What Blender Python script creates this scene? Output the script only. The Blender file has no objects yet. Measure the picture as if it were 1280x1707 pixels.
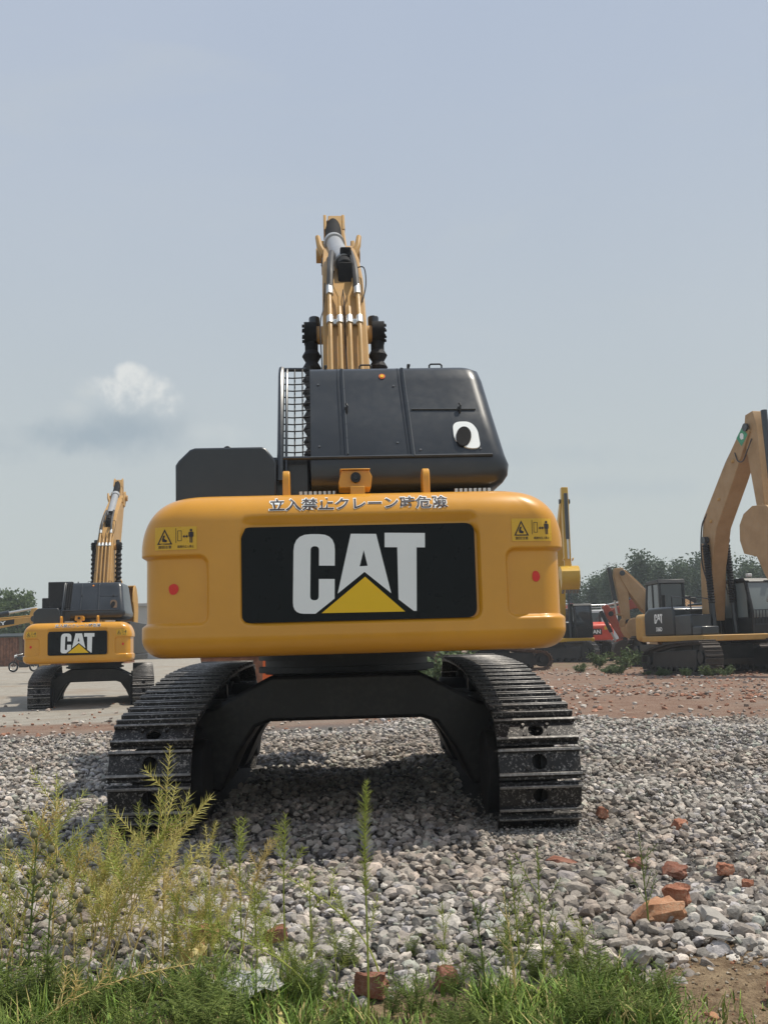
import bpy, bmesh, math, random
import numpy as np
from mathutils import Vector, Matrix, noise as mnoise
RAD = math.radians
PI = math.pi
random.seed(7)
rng = np.random.default_rng(11)
scn = bpy.context.scene
COL = scn.collection

# ------------------------------------------------------------------ camera
CAM_H = 1.30
cd = bpy.data.cameras.new('camera')
cam = bpy.data.objects.new('camera', cd)
COL.objects.link(cam)
cd.sensor_width = 36.0
cd.lens = 1800.0 / 1707.0 * 36.0
cd.clip_start = 0.05
cd.clip_end = 3000
cam.matrix_world = Matrix.Translation((0, 0, CAM_H)) @ Matrix.Rotation(RAD(96.9), 4, 'X') @ Matrix.Rotation(RAD(-1.6), 4, 'Z')
scn.camera = cam

# ------------------------------------------------------------------ light and exposure
SUN = Vector((0.42, 0.08, 0.90)).normalized()
SUN_EL = math.asin(SUN.z)
SUN_ROT = math.atan2(SUN.x, SUN.y)
ld = bpy.data.lights.new('sun', 'SUN')
ld.energy = 3.6
ld.angle = RAD(0.6)
ld.color = (1.0, 0.93, 0.81)
sun = bpy.data.objects.new('sun', ld)
COL.objects.link(sun)
sun.rotation_euler = (-SUN).to_track_quat('-Z', 'Y').to_euler()
sun.location = (0, 0, 40)
scn.view_settings.view_transform = 'Standard'
scn.view_settings.look = 'None'
scn.view_settings.exposure = 0.12
scn.view_settings.gamma = 1.0
scn.cycles.max_bounces = 6
scn.cycles.transparent_max_bounces = 6


class Nodes:
    """tiny helper to write node trees"""
    def __init__(s, tree):
        s.t = tree; s.n = tree.nodes; s.l = tree.links

    def add(s, typ, **kw):
        n = s.n.new(typ)
        for k, v in kw.items():
            setattr(n, k, v)
        return n

    def put(s, sock, v):
        if isinstance(v, bpy.types.NodeSocket):
            s.l.new(v, sock)
        else:
            sock.default_value = v

    def math(s, op, a, b=None, c=None, clamp=False):
        n = s.add('ShaderNodeMath', operation=op, use_clamp=clamp)
        s.put(n.inputs[0], a)
        if b is not None: s.put(n.inputs[1], b)
        if c is not None: s.put(n.inputs[2], c)
        return n.outputs[0]

    def vmath(s, op, a, b=None):
        n = s.add('ShaderNodeVectorMath', operation=op)
        s.put(n.inputs[0], a)
        if b is not None: s.put(n.inputs[1], b)
        return n.outputs['Value'] if op in ('DOT_PRODUCT', 'LENGTH', 'DISTANCE') else n.outputs[0]

    def mix(s, f, a, b, blend='MIX'):
        n = s.add('ShaderNodeMix', data_type='RGBA', blend_type=blend)
        n.clamp_factor = True
        s.put(n.inputs[0], f)
        s.put(n.inputs[6], a if isinstance(a, bpy.types.NodeSocket) else (*a, 1)[:4])
        s.put(n.inputs[7], b if isinstance(b, bpy.types.NodeSocket) else (*b, 1)[:4])
        return n.outputs[2]

    def noise(s, vec, scale, detail=4, rough=0.55, dist=0.0, color=False):
        n = s.add('ShaderNodeTexNoise')
        if vec is not None: s.l.new(vec, n.inputs['Vector'])
        n.inputs['Scale'].default_value = scale
        n.inputs['Detail'].default_value = detail
        n.inputs['Roughness'].default_value = rough
        n.inputs['Distortion'].default_value = dist
        return n.outputs['Color' if color else 'Fac']

    def step(s, v, lo, hi):
        n = s.add('ShaderNodeMapRange', interpolation_type='SMOOTHSTEP')
        s.put(n.inputs[0], v); s.put(n.inputs[1], lo); s.put(n.inputs[2], hi)
        return n.outputs[0]


# ------------------------------------------------------------------ sky
world = bpy.data.worlds.new('World')
scn.world = world
world.use_nodes = True
W = Nodes(world.node_tree)
W.n.clear()
wo = W.add('ShaderNodeOutputWorld')
bg = W.add('ShaderNodeBackground')
bg.inputs['Strength'].default_value = 0.1
W.l.new(bg.outputs[0], wo.inputs[0])
sky = W.add('ShaderNodeTexSky', sky_type='NISHITA')
sky.sun_disc = False
sky.sun_elevation = SUN_EL
sky.sun_rotation = SUN_ROT
sky.altitude = 0
sky.air_density = 1.0
sky.dust_density = 3.0
sky.ozone_density = 1.5
tc = W.add('ShaderNodeTexCoord')
dirv = tc.outputs['Generated']
sx = W.add('ShaderNodeSeparateXYZ'); W.l.new(dirv, sx.inputs[0])
el = sx.outputs['Z']
# thin summer veil over the whole sky: pale and milky low down, bluer high up
veil_n = W.noise(dirv, 2.2, 5, 0.5, 0.4)
veil = W.mix(W.step(el, -0.05, 0.62), (5.20, 5.65, 5.45), (4.08, 4.75, 5.95))
base = W.mix(0.94, sky.outputs[0], veil)
base = W.mix(W.math('MULTIPLY', W.step(veil_n, 0.35, 0.75), 0.10), base, (6.2, 6.5, 6.9))


def cloud_uv(cx, cy, cz):
    """tangent-plane coordinates round a direction in the sky"""
    d = Vector((cx, cy, cz)).normalized()
    r = d.cross(Vector((0, 0, 1))).normalized()
    u = r.cross(d)
    den = W.vmath('DOT_PRODUCT', dirv, tuple(d))
    a = W.math('DIVIDE', W.vmath('DOT_PRODUCT', dirv, tuple(r)), den)
    b = W.math('DIVIDE', W.vmath('DOT_PRODUCT', dirv, tuple(u)), den)
    front = W.math('GREATER_THAN', den, 0.2)
    return a, b, front


ca, cb, cfront = cloud_uv(-0.2314, 0.9499, 0.2101)
wn = W.add('ShaderNodeTexNoise'); W.l.new(dirv, wn.inputs['Vector'])
wn.inputs['Scale'].default_value = 26; wn.inputs['Detail'].default_value = 8; wn.inputs['Roughness'].default_value = 0.6
nfac = W.math('SUBTRACT', wn.outputs['Fac'], 0.5)
wn2 = W.noise(dirv, 70, 5, 0.6)
nf2 = W.math('SUBTRACT', wn2, 0.5)


def blob(u0, v0, ru, rv, warp=0.9, soft=0.55):
    du = W.math('DIVIDE', W.math('SUBTRACT', ca, u0), ru)
    dv = W.math('DIVIDE', W.math('SUBTRACT', cb, v0), rv)
    r2 = W.math('SQRT', W.math('ADD', W.math('MULTIPLY', du, du), W.math('MULTIPLY', dv, dv)))
    r2 = W.math('ADD', r2, W.math('MULTIPLY', nfac, -warp * 2.2))
    r2 = W.math('ADD', r2, W.math('MULTIPLY', nf2, -warp * 0.8))
    return W.math('SUBTRACT', 1.0, W.step(r2, 1.0 - soft, 1.0 + soft * 0.3))


def union(*bs):
    o = bs[0]
    for b_ in bs[1:]: o = W.math('MAXIMUM', o, b_)
    return o


head = union(blob(0.007, 0.034, 0.017, 0.013, 0.5, 0.45), blob(0.024, 0.022, 0.021, 0.016, 0.5, 0.5), blob(0.037, 0.008, 0.016, 0.014, 0.7, 0.8),
             blob(-0.012, 0.022, 0.020, 0.014, 0.6, 0.7), blob(0.006, 0.014, 0.026, 0.016, 0.5, 0.6))
head2 = union(blob(-0.031, 0.018, 0.016, 0.013, 0.7, 0.9), blob(-0.040, 0.004, 0.016, 0.011, 0.9, 1.0))
body = union(blob(0.006, -0.016, 0.062, 0.026, 0.6, 1.0), blob(-0.026, -0.020, 0.055, 0.018, 0.7, 1.0))
wisp = union(blob(-0.075, -0.022, 0.050, 0.014, 1.0, 1.0), blob(-0.110, -0.030, 0.05, 0.016, 1.0, 1.0))
wisp2 = union(blob(0.42, -0.030, 0.10, 0.012, 1.2, 1.2), blob(0.50, -0.064, 0.14, 0.012, 1.2, 1.2))
wisp3 = blob(0.062, -0.016, 0.050, 0.012, 1.1, 1.0)
streak = W.step(W.noise(W.vmath('MULTIPLY', dirv, (1.0, 1.0, 5.0)), 3.0, 6, 0.6, 0.6), 0.5, 0.8)
skyc = W.mix(W.math('MULTIPLY', streak, 0.30), base, (5.0, 5.4, 5.6))
skyc = W.mix(W.math('MULTIPLY', wisp2, 0.40), skyc, (4.2, 4.8, 5.2))
skyc = W.mix(W.math('MULTIPLY', wisp, 0.55), skyc, (4.05, 4.65, 5.05))
skyc = W.mix(W.math('MULTIPLY', wisp3, 0.55), skyc, (5.5, 5.9, 6.0))
skyc = W.mix(W.math('MULTIPLY', body, 0.75), skyc, (3.1, 3.8, 4.4))
skyc = W.mix(W.math('MULTIPLY', head2, 0.55), skyc, (5.4, 5.8, 5.9))
hi = W.mix(W.step(W.math('ADD', wn2, W.math('MULTIPLY', cb, 11.0)), 0.45, 0.95), (4.9, 5.4, 5.7), (7.4, 7.5, 7.3))
skyc = W.mix(W.math('MULTIPLY', head, 0.75), skyc, hi)
skyc = W.mix(cfront, base, skyc)
W.l.new(skyc, bg.inputs['Color'])


# ------------------------------------------------------------------ materials
def material(name):
    m = bpy.data.materials.new(name)
    m.use_nodes = True
    N = Nodes(m.node_tree)
    p = N.n['Principled BSDF']
    return m, N, p


def paint(name, col, rough=0.38, dirt=0.12, dirtcol=(0.25, 0.19, 0.13), metal=0.0, coat=0.0, var=0.10, bump=0.0, scale=1.0, spec=0.5):
    """painted or bare metal with faint mottling, dust film and fine grain"""
    m, N, p = material(name)
    tc = N.add('ShaderNodeTexCoord').outputs['Object']
    n1 = N.noise(tc, 1.7 * scale, 5, 0.6)
    n2 = N.noise(tc, 14 * scale, 6, 0.65)
    c = N.mix(N.step(n1, 0.25, 0.75), tuple(x * (1 - var) for x in col), tuple(min(1, x * (1 + var)) for x in col))
    f = N.math('MULTIPLY', N.step(N.math('MULTIPLY', n1, n2), 0.2, 0.42), dirt)
    c = N.mix(f, c, dirtcol)
    N.l.new(c, p.inputs['Base Color'])
    r = N.math('ADD', N.math('MULTIPLY', N.math('SUBTRACT', n2, 0.5), 0.22), rough)
    N.l.new(r, p.inputs['Roughness'])
    p.inputs['Metallic'].default_value = metal
    p.inputs['Coat Weight'].default_value = coat
    p.inputs['Coat Roughness'].default_value = 0.10
    p.inputs['Specular IOR Level'].default_value = spec
    if bump:
        b = N.add('ShaderNodeBump'); b.inputs['Strength'].default_value = bump; b.inputs['Distance'].default_value = 0.01
        N.l.new(n2, b.inputs['Height']); N.l.new(b.outputs[0], p.inputs['Normal'])
    return m


def speckled(name, col, spk, amt=0.5, rough=0.6, metal=0.3, lo=0.55, hi=0.68, scale=60):
    """steel with caked dust and light speckles"""
    m, N, p = material(name)
    tc = N.add('ShaderNodeTexCoord').outputs['Object']
    oi = N.add('ShaderNodeObjectInfo')
    mp = N.vmath('ADD', tc, None)
    cx = N.add('ShaderNodeCombineXYZ')
    N.l.new(N.math('MULTIPLY', oi.outputs['Random'], 37.0), cx.inputs[0])
    N.l.new(cx.outputs[0], mp.node.inputs[1])
    n1 = N.noise(mp, 4, 5, 0.6)
    n2 = N.noise(mp, scale, 4, 0.7)
    n3 = N.noise(mp, scale * 0.35, 5, 0.7)
    c = N.mix(n1, tuple(x * 0.6 for x in col), tuple(x * 1.5 for x in col))
    f = N.math('MULTIPLY', N.step(n2, lo, hi), amt)
    f = N.math('MULTIPLY', f, N.step(n3, 0.38, 0.62))
    c = N.mix(f, c, spk)
    N.l.new(c, p.inputs['Base Color'])
    p.inputs['Metallic'].default_value = metal
    N.l.new(N.math('ADD', N.math('MULTIPLY', n2, 0.25), rough - 0.1), p.inputs['Roughness'])
    b = N.add('ShaderNodeBump'); b.inputs['Strength'].default_value = 0.35; b.inputs['Distance'].default_value = 0.004
    N.l.new(n3, b.inputs['Height']); N.l.new(b.outputs[0], p.inputs['Normal'])
    return m


def attr_mat(name, rough=0.9, grain=40, grain_amt=0.35, sss=0.0, bump=0.3):
    """each stone, chip or leaf keeps its own colour in the Col attribute"""
    m, N, p = material(name)
    a = N.add('ShaderNodeAttribute'); a.attribute_name = 'Col'
    tc = N.add('ShaderNodeNewGeometry').outputs['Position']
    n = N.noise(tc, grain, 5, 0.7)
    n2 = N.noise(tc, grain * 0.33, 4, 0.6)
    g = N.math('ADD', N.math('MULTIPLY', N.math('SUBTRACT', N.math('ADD', n, N.math('MULTIPLY', n2, 0.6)), 0.8), grain_amt * 2), 1.0, clamp=False)
    v = N.add('ShaderNodeVectorMath', operation='SCALE')
    N.l.new(a.outputs['Color'], v.inputs[0]); N.l.new(g, v.inputs['Scale'])
    N.l.new(v.outputs[0], p.inputs['Base Color'])
    p.inputs['Roughness'].default_value = rough
    p.inputs['Specular IOR Level'].default_value = 0.25
    if bump:
        b = N.add('ShaderNodeBump'); b.inputs['Strength'].default_value = bump; b.inputs['Distance'].default_value = 0.006
        N.l.new(n, b.inputs['Height']); N.l.new(b.outputs[0], p.inputs['Normal'])
    return m


def leafy(name, c1, c2, trans=0.3, rough=0.6):
    """thin leaves: colour differs from plant to plant and along the leaf, some light passes through"""
    m, N, p = material(name)
    oi = N.add('ShaderNodeObjectInfo')
    tc = N.add('ShaderNodeNewGeometry').outputs['Position']
    n = N.noise(tc, 9, 4, 0.6)
    f = N.math('ADD', N.math('MULTIPLY', oi.outputs['Random'], 0.45), N.math('MULTIPLY', n, 0.6))
    c = N.mix(f, c1, c2)
    N.l.new(c, p.inputs['Base Color'])
    p.inputs['Roughness'].default_value = rough
    p.inputs['Specular IOR Level'].default_value = 0.3
    tr = N.add('ShaderNodeBsdfTranslucent'); N.l.new(c, tr.inputs[0])
    mx = N.add('ShaderNodeMixShader'); mx.inputs[0].default_value = trans
    N.l.new(p.outputs[0], mx.inputs[1]); N.l.new(tr.outputs[0], mx.inputs[2])
    N.l.new(mx.outputs[0], N.n['Material Output'].inputs[0])
    return m


YEL = (0.67, 0.305, 0.017)
MT = {}
MT['yellow'] = paint('yellow_paint', YEL, 0.36, 0.06, (0.42, 0.27, 0.10), coat=0.4, var=0.07, bump=0.04)
MT['boom_yellow'] = paint('boom_yellow', (0.50, 0.285, 0.085), 0.5, 0.5, (0.36, 0.26, 0.16), var=0.12, scale=1.4)
MT['old_yellow'] = paint('old_yellow', (0.54, 0.30, 0.07), 0.55, 0.5, (0.36, 0.26, 0.16), var=0.12)
MT['faded_yellow'] = paint('faded_yellow', (0.42, 0.255, 0.115), 0.6, 0.5, (0.38, 0.28, 0.18), var=0.15)
MT['bright_yellow'] = paint('bright_yellow', (0.62, 0.36, 0.02), 0.4, 0.2, (0.4, 0.28, 0.12))
MT['dark'] = paint('dark_paint', (0.020, 0.025, 0.031), 0.34, 0.10, (0.09, 0.085, 0.08), coat=0.3, var=0.15)
MT['black'] = paint('black_paint', (0.009, 0.009, 0.010), 0.45, 0.3, (0.07, 0.062, 0.053), var=0.3, scale=1.5)
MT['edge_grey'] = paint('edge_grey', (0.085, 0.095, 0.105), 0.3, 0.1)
MT['matte_black'] = paint('matte_black', (0.012, 0.012, 0.013), 0.8, 0.3, (0.05, 0.045, 0.04), spec=0.2)
MT['panel'] = paint('panel_black', (0.006, 0.008, 0.009), 0.30, 0.05, (0.03, 0.03, 0.03), spec=0.16)
MT['white'] = paint('decal_white', (0.86, 0.88, 0.86), 0.35, 0.04, (0.5, 0.5, 0.48), var=0.02)
MT['decal_yellow'] = paint('decal_yellow', (0.86, 0.53, 0.004), 0.5, 0.0, var=0.03)
MT['sticker'] = paint('sticker_yellow', (0.74, 0.43, 0.025), 0.3, 0.06, var=0.05)
MT['ink'] = paint('ink', (0.028, 0.020, 0.024), 0.5, 0.0)
MT['red'] = paint('red_mark', (0.72, 0.035, 0.022), 0.5, 0.05)
MT['track'] = speckled('track_steel', (0.018, 0.016, 0.015), (0.40, 0.37, 0.34), 0.85, 0.5, 0.25, 0.50, 0.64)
MT['worn'] = speckled('worn_steel', (0.17, 0.16, 0.15), (0.48, 0.46, 0.43), 0.8, 0.45, 0.35, 0.42, 0.62, 45)
MT['chain'] = speckled('chain_steel', (0.014, 0.013, 0.013), (0.10, 0.09, 0.08), 0.5, 0.6, 0.3)
MT['dusty_track'] = speckled('dusty_track', (0.060, 0.048, 0.040), (0.26, 0.22, 0.18), 0.7, 0.7, 0.2)
MT['rust_track'] = speckled('rust_track', (0.16, 0.105, 0.075), (0.30, 0.22, 0.16), 0.6, 0.75, 0.15)
MT['silver'] = paint('zinc_clamp', (0.62, 0.63, 0.62), 0.35, 0.15, (0.3, 0.28, 0.25), metal=0.7)
MT['cyl_grey'] = paint('cylinder_grey', (0.36, 0.37, 0.38), 0.4, 0.15, (0.25, 0.23, 0.2), metal=0.1)
MT['rubber'] = paint('rubber', (0.016, 0.016, 0.018), 0.7, 0.3, (0.06, 0.055, 0.05), spec=0.3)
MT['hose'] = paint('hose', (0.045, 0.043, 0.042), 0.6, 0.3, (0.12, 0.10, 0.09))
MT['rust'] = paint('rust', (0.20, 0.085, 0.045), 0.85, 0.6, (0.30, 0.16, 0.10), var=0.4, scale=2, bump=0.3)
MT['orange'] = paint('orange_paint', (0.72, 0.13, 0.02), 0.45, 0.15)
MT['red_paint'] = paint('red_paint', (0.62, 0.065, 0.03), 0.4, 0.2, (0.35, 0.2, 0.15))
MT['paper'] = paint('paper', (0.52, 0.52, 0.49), 0.8, 0.3)
MT['cream'] = paint('cream', (0.55, 0.46, 0.20), 0.6, 0.3)
MT['dull_red'] = paint('dull_red', (0.42, 0.085, 0.045), 0.6, 0.4, (0.35, 0.2, 0.15))
MT['white_paint'] = paint('white_paint', (0.70, 0.72, 0.72), 0.5, 0.3, (0.4, 0.36, 0.3))
MT['grey_wall'] = paint('grey_wall', (0.42, 0.41, 0.39), 0.85, 0.4, (0.25, 0.23, 0.2), scale=0.6)
MT['green'] = paint('green_sticker', (0.05, 0.33, 0.17), 0.5, 0.2)
MT['brown_in'] = paint('brown_inside', (0.12, 0.075, 0.045), 0.8, 0.4)
MT['bark'] = paint('bark', (0.14, 0.11, 0.085), 0.9, 0.4, (0.07, 0.06, 0.05), var=0.3, scale=3, bump=0.5)
gm, gN, gp = material('cab_glass')
gp.inputs['Base Color'].default_value = (0.035, 0.042, 0.045, 1)
gp.inputs['Roughness'].default_value = 0.06
gp.inputs['Specular IOR Level'].default_value = 0.8
MT['glass'] = gm
pg_, pgN, pgp = material('sky_sheen_glass')
pgp.inputs['Base Color'].default_value = (0.20, 0.235, 0.235, 1); pgp.inputs['Roughness'].default_value = 0.08; pgp.inputs['Specular IOR Level'].default_value = 0.8  # base colour lightened to paint in the sky reflected by the panes
MT['sky_sheen_glass'] = pg_
lm, lN, lp = material('lens')
lp.inputs['Base Color'].default_value = (0.01, 0.01, 0.012, 1); lp.inputs['Roughness'].default_value = 0.05
MT['lens'] = lm
MT['stone'] = attr_mat('stone', 0.92, 85, 0.62, bump=0.8)
MT['chip'] = attr_mat('chips', 0.95, 30, 0.35)
MT['grass'] = attr_mat('grass_blades', 0.6, 25, 0.2, bump=0)
MT['brick'] = paint('brick', (0.36, 0.145, 0.085), 0.95, 0.75, (0.46, 0.30, 0.21), var=0.25, scale=6, bump=0.8)
MT['brick_dark'] = paint('brick_dark', (0.25, 0.10, 0.062), 0.95, 0.5, (0.32, 0.24, 0.19), var=0.3, scale=6, bump=0.8)
MT['brick_orange'] = paint('brick_orange', (0.46, 0.225, 0.12), 0.95, 0.75, (0.50, 0.36, 0.24), var=0.2, scale=6, bump=0.8)
MT['pale_stone'] = paint('pale_stone', (0.38, 0.355, 0.32), 0.9, 0.3, (0.35, 0.32, 0.28), var=0.12, scale=5, bump=0.5)
MT['dry'] = leafy('dry_weed', (0.74, 0.64, 0.24), (0.54, 0.54, 0.16), 0.35)
MT['straw'] = leafy('straw_weed', (0.78, 0.64, 0.30), (0.68, 0.55, 0.22), 0.35)
MT['lime'] = leafy('lime_weed', (0.36, 0.43, 0.085), (0.48, 0.50, 0.13), 0.35)
MT['leafgreen'] = leafy('green_leaf', (0.13, 0.19, 0.04), (0.22, 0.27, 0.07), 0.3)
MT['thistle'] = leafy('thistle_head', (0.22, 0.19, 0.14), (0.15, 0.15, 0.08), 0.1, 0.9)
MT['poplar'] = leafy('poplar_leaf', (0.050, 0.085, 0.048), (0.085, 0.125, 0.060), 0.25)
MT['treeleaf'] = leafy('tree_leaf', (0.075, 0.12, 0.05), (0.13, 0.17, 0.065), 0.25)


# ------------------------------------------------------------------ mesh helpers
class MB:
    """collects shapes; build() links them as one mesh object"""
    def __init__(s):
        s.v = []; s.f = []; s.m = []

    def add(s, vs, fs, mi=0, mat=None):
        o = len(s.v)
        if mat is not None:
            vs = [mat @ Vector(p) for p in vs]
        s.v.extend([tuple(p) for p in vs])
        s.f.extend([tuple(i + o for i in f) for f in fs])
        s.m.extend([mi] * len(fs))
        return s

    def box(s, x0, x1, y0, y1, z0, z1, mi=0, mat=None):
        vs = [(x0, y0, z0), (x1, y0, z0), (x1, y1, z0), (x0, y1, z0), (x0, y0, z1), (x1, y0, z1), (x1, y1, z1), (x0, y1, z1)]
        fs = [(3, 2, 1, 0), (4, 5, 6, 7), (0, 1, 5, 4), (1, 2, 6, 5), (2, 3, 7, 6), (3, 0, 4, 7)]
        return s.add(vs, fs, mi, mat)

    def prism(s, poly, a, b, axis='x', mi=0, mat=None):
        """polygon extruded along an axis; a, b: numbers or per-vertex lists"""
        n = len(poly)
        A = a if isinstance(a, (list, tuple)) else [a] * n
        B = b if isinstance(b, (list, tuple)) else [b] * n

        def P(p, k):
            return (k, p[0], p[1]) if axis == 'x' else ((p[0], k, p[1]) if axis == 'y' else (p[0], p[1], k))
        vs = [P(p, A[i]) for i, p in enumerate(poly)] + [P(p, B[i]) for i, p in enumerate(poly)]
        fs = [tuple(range(n))[::-1], tuple(range(n, 2 * n))] + [(i, (i + 1) % n, n + (i + 1) % n, n + i) for i in range(n)]
        return s.add(vs, fs, mi, mat)

    def tube(s, pts, r, n=8, mi=0, cap=True, mat=None):
        pts = [Vector(p) for p in pts]
        R = r if isinstance(r, (list, tuple)) else [r] * len(pts)
        vs = []; fs = []
        t0 = (pts[1] - pts[0]).normalized()
        u = t0.orthogonal().normalized()
        for i, p in enumerate(pts):
            if i == 0: t = (pts[1] - pts[0])
            elif i == len(pts) - 1: t = (pts[i] - pts[i - 1])
            else: t = (pts[i + 1] - pts[i]).normalized() + (pts[i] - pts[i - 1]).normalized()
            if t.length < 1e-9: t = t0.copy()
            t.normalize()
            u = (u - t * u.dot(t))
            if u.length < 1e-6: u = t.orthogonal()
            u.normalize()
            w = t.cross(u)
            for k in range(n):
                a = 2 * PI * k / n
                vs.append(p + (u * math.cos(a) + w * math.sin(a)) * R[i])
        for i in range(len(pts) - 1):
            for k in range(n):
                k2 = (k + 1) % n
                fs.append((i * n + k, i * n + k2, (i + 1) * n + k2, (i + 1) * n + k))
        if cap:
            fs.append(tuple(range(n))[::-1]); fs.append(tuple(range((len(pts) - 1) * n, len(pts) * n)))
        return s.add(vs, fs, mi, mat)

    def disc(s, c, axis, r, h, n=24, mi=0):
        c = Vector(c); ax = Vector(axis).normalized()
        return s.tube([c - ax * h / 2, c + ax * h / 2], r, n, mi)

    def build(s, name, mats, parent=None, bevel=0.0, smooth=35, seg=2):
        me = bpy.data.meshes.new(name)
        me.from_pydata(s.v, [], s.f)
        mats = mats if isinstance(mats, (list, tuple)) else [mats]
        for m in mats: me.materials.append(m)
        for p, i in zip(me.polygons, s.m): p.material_index = i
        bm = bmesh.new(); bm.from_mesh(me)
        bmesh.ops.recalc_face_normals(bm, faces=bm.faces)
        bm.to_mesh(me); bm.free()
        if smooth:
            me.polygons.foreach_set('use_smooth', [True] * len(me.polygons))
            me.set_sharp_from_angle(angle=RAD(smooth))
        o = bpy.data.objects.new(name, me)
        COL.objects.link(o)
        if bevel:
            b = o.modifiers.new('bevel', 'BEVEL'); b.width = bevel; b.segments = seg; b.limit_method = 'ANGLE'; b.angle_limit = RAD(40)
            b.harden_normals = False
        if parent: o.parent = parent
        return o


def np_mesh(name, V, F, mat, col=None, smooth=False, parent=None):
    """large mesh from arrays: V (n,3), F (m,k)"""
    me = bpy.data.meshes.new(name)
    n, k = F.shape
    me.vertices.add(len(V)); me.vertices.foreach_set('co', np.ascontiguousarray(V, dtype=np.float32).ravel())
    me.loops.add(n * k); me.loops.foreach_set('vertex_index', np.ascontiguousarray(F, dtype=np.int32).ravel())
    me.polygons.add(n)
    me.polygons.foreach_set('loop_start', np.arange(0, n * k, k, dtype=np.int32))
    try: me.polygons.foreach_set('loop_total', np.full(n, k, dtype=np.int32))
    except Exception: pass
    me.update(calc_edges=True)
    if col is not None:
        at = me.attributes.new('Col', 'FLOAT_COLOR', 'POINT')
        c4 = np.ones((len(V), 4), dtype=np.float32); c4[:, :3] = col
        at.data.foreach_set('color', c4.ravel())
    me.polygons.foreach_set('use_smooth', np.full(n, smooth, dtype=bool))
    me.materials.append(mat)
    o = bpy.data.objects.new(name, me); COL.objects.link(o)
    if parent: o.parent = parent
    return o


def tag(o, label=None, cat=None, group=None, kind=None):
    if label: o['label'] = label
    if cat: o['category'] = cat
    if group: o['group'] = group
    if kind: o['kind'] = kind
    return o


def empty(name, loc=(0, 0, 0), rz=0.0):
    o = bpy.data.objects.new(name, None); COL.objects.link(o)
    o.empty_display_size = 0.3
    o.location = loc; o.rotation_euler = (0, 0, rz)
    return o


def copy_tree(o, parent=None):
    c = o.copy(); COL.objects.link(c)
    if parent: c.parent = parent
    for ch in list(o.children): copy_tree(ch, c)
    return c


def bend(pts, n=6):
    """smooth curve through the points"""
    P = [Vector(p) for p in pts]; P = [P[0] * 2 - P[1]] + P + [P[-1] * 2 - P[-2]]
    out = []
    for i in range(1, len(P) - 2):
        for k in range(n):
            t = k / n; a, b_, c_, d = P[i - 1], P[i], P[i + 1], P[i + 2]
            out.append(0.5 * ((2 * b_) + (c_ - a) * t + (2 * a - 5 * b_ + 4 * c_ - d) * t * t + (3 * b_ - a - 3 * c_ + d) * t ** 3))
    return out + [P[-2]]


def round_poly(pts, radii, seg=5):
    out = []
    n = len(pts)
    for i, p in enumerate(pts):
        r = radii[i] if isinstance(radii, (list, tuple)) else radii
        p = Vector((p[0], p[1])); a = Vector(pts[i - 1][:2]); b = Vector(pts[(i + 1) % n][:2])
        if r <= 0: out.append((p.x, p.y)); continue
        da = (a - p); db = (b - p)
        r1 = min(r, da.length * 0.49, db.length * 0.49)
        pa = p + da.normalized() * r1; pb = p + db.normalized() * r1
        for k in range(seg + 1):
            t = k / seg
            q = pa * (1 - t) ** 2 + p * 2 * t * (1 - t) + pb * t * t
            out.append((q.x, q.y))
    return out


def text_mesh(body, width, height, offset=0.0):
    """lettering as flat triangles in the x-z plane, centred, scaled to width x height"""
    cu = bpy.data.curves.new('lettering', 'FONT'); cu.body = body
    cu.offset = offset
    cu.resolution_u = 3
    ob = bpy.data.objects.new('lettering', cu); COL.objects.link(ob)
    dg = bpy.context.evaluated_depsgraph_get()
    me = bpy.data.meshes.new_from_object(ob.evaluated_get(dg))
    vs = np.array([v.co[:2] for v in me.vertices]); fs = [tuple(p.vertices) for p in me.polygons]
    bpy.data.objects.remove(ob); bpy.data.curves.remove(cu); bpy.data.meshes.remove(me)
    lo = vs.min(0); hi = vs.max(0)
    q = (vs - (lo + hi) / 2) / (hi - lo) * np.array([width, height])
    return [(a, 0.0, b) for a, b in q], fs


def smooth01(a, b, x):
    t = np.clip((x - a) / (b - a), 0, 1)
    return t * t * (3 - 2 * t)


# ------------------------------------------------------------------ ground
def ground_z(x, y):
    x = np.asarray(x, float); y = np.asarray(y, float)
    z = -0.16 * np.exp(-(((x + 8.5) / 7) ** 2 + ((y - 27) / 9) ** 2))
    z = z + 0.55 * smooth01(40, 90, y) * smooth01(-4, -14, x)
    z = z + 0.05 * np.sin(x * 0.7 + 1.3) * np.sin(y * 0.45) * smooth01(12, 20, y)
    z = z - 0.05 * smooth01(4.9, 4.1, y)
    return z


ys = np.concatenate([np.linspace(-4, 3, 8), np.linspace(3.2, 30, 120), np.geomspace(30.4, 1500, 60)])
xs = np.concatenate([-np.geomspace(16, 1500, 28)[::-1], np.linspace(-15, 15, 100), np.geomspace(16, 1500, 28)])
GX, GY = np.meshgrid(xs, ys)
GZ = ground_z(GX, GY) - 0.03
nr, nc = GX.shape
idx = np.arange(nr * nc).reshape(nr, nc)
GF = np.stack([idx[:-1, :-1], idx[:-1, 1:], idx[1:, 1:], idx[1:, :-1]], -1).reshape(-1, 4)
m, N, p = material('yard_ground')
pos = N.add('ShaderNodeNewGeometry').outputs['Position']
sp = N.add('ShaderNodeSeparateXYZ'); N.l.new(pos, sp.inputs[0])
X, Y = sp.outputs['X'], sp.outputs['Y']
n_big = N.noise(pos, 0.35, 5, 0.6); n_mid = N.noise(pos, 2.5, 6, 0.65); n_fine = N.noise(pos, 18, 6, 0.7); n_vf = N.noise(pos, 70, 3, 0.7)
soil = N.mix(N.step(n_fine, 0.3, 0.7), (0.13, 0.085, 0.05), (0.34, 0.25, 0.155))
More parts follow.
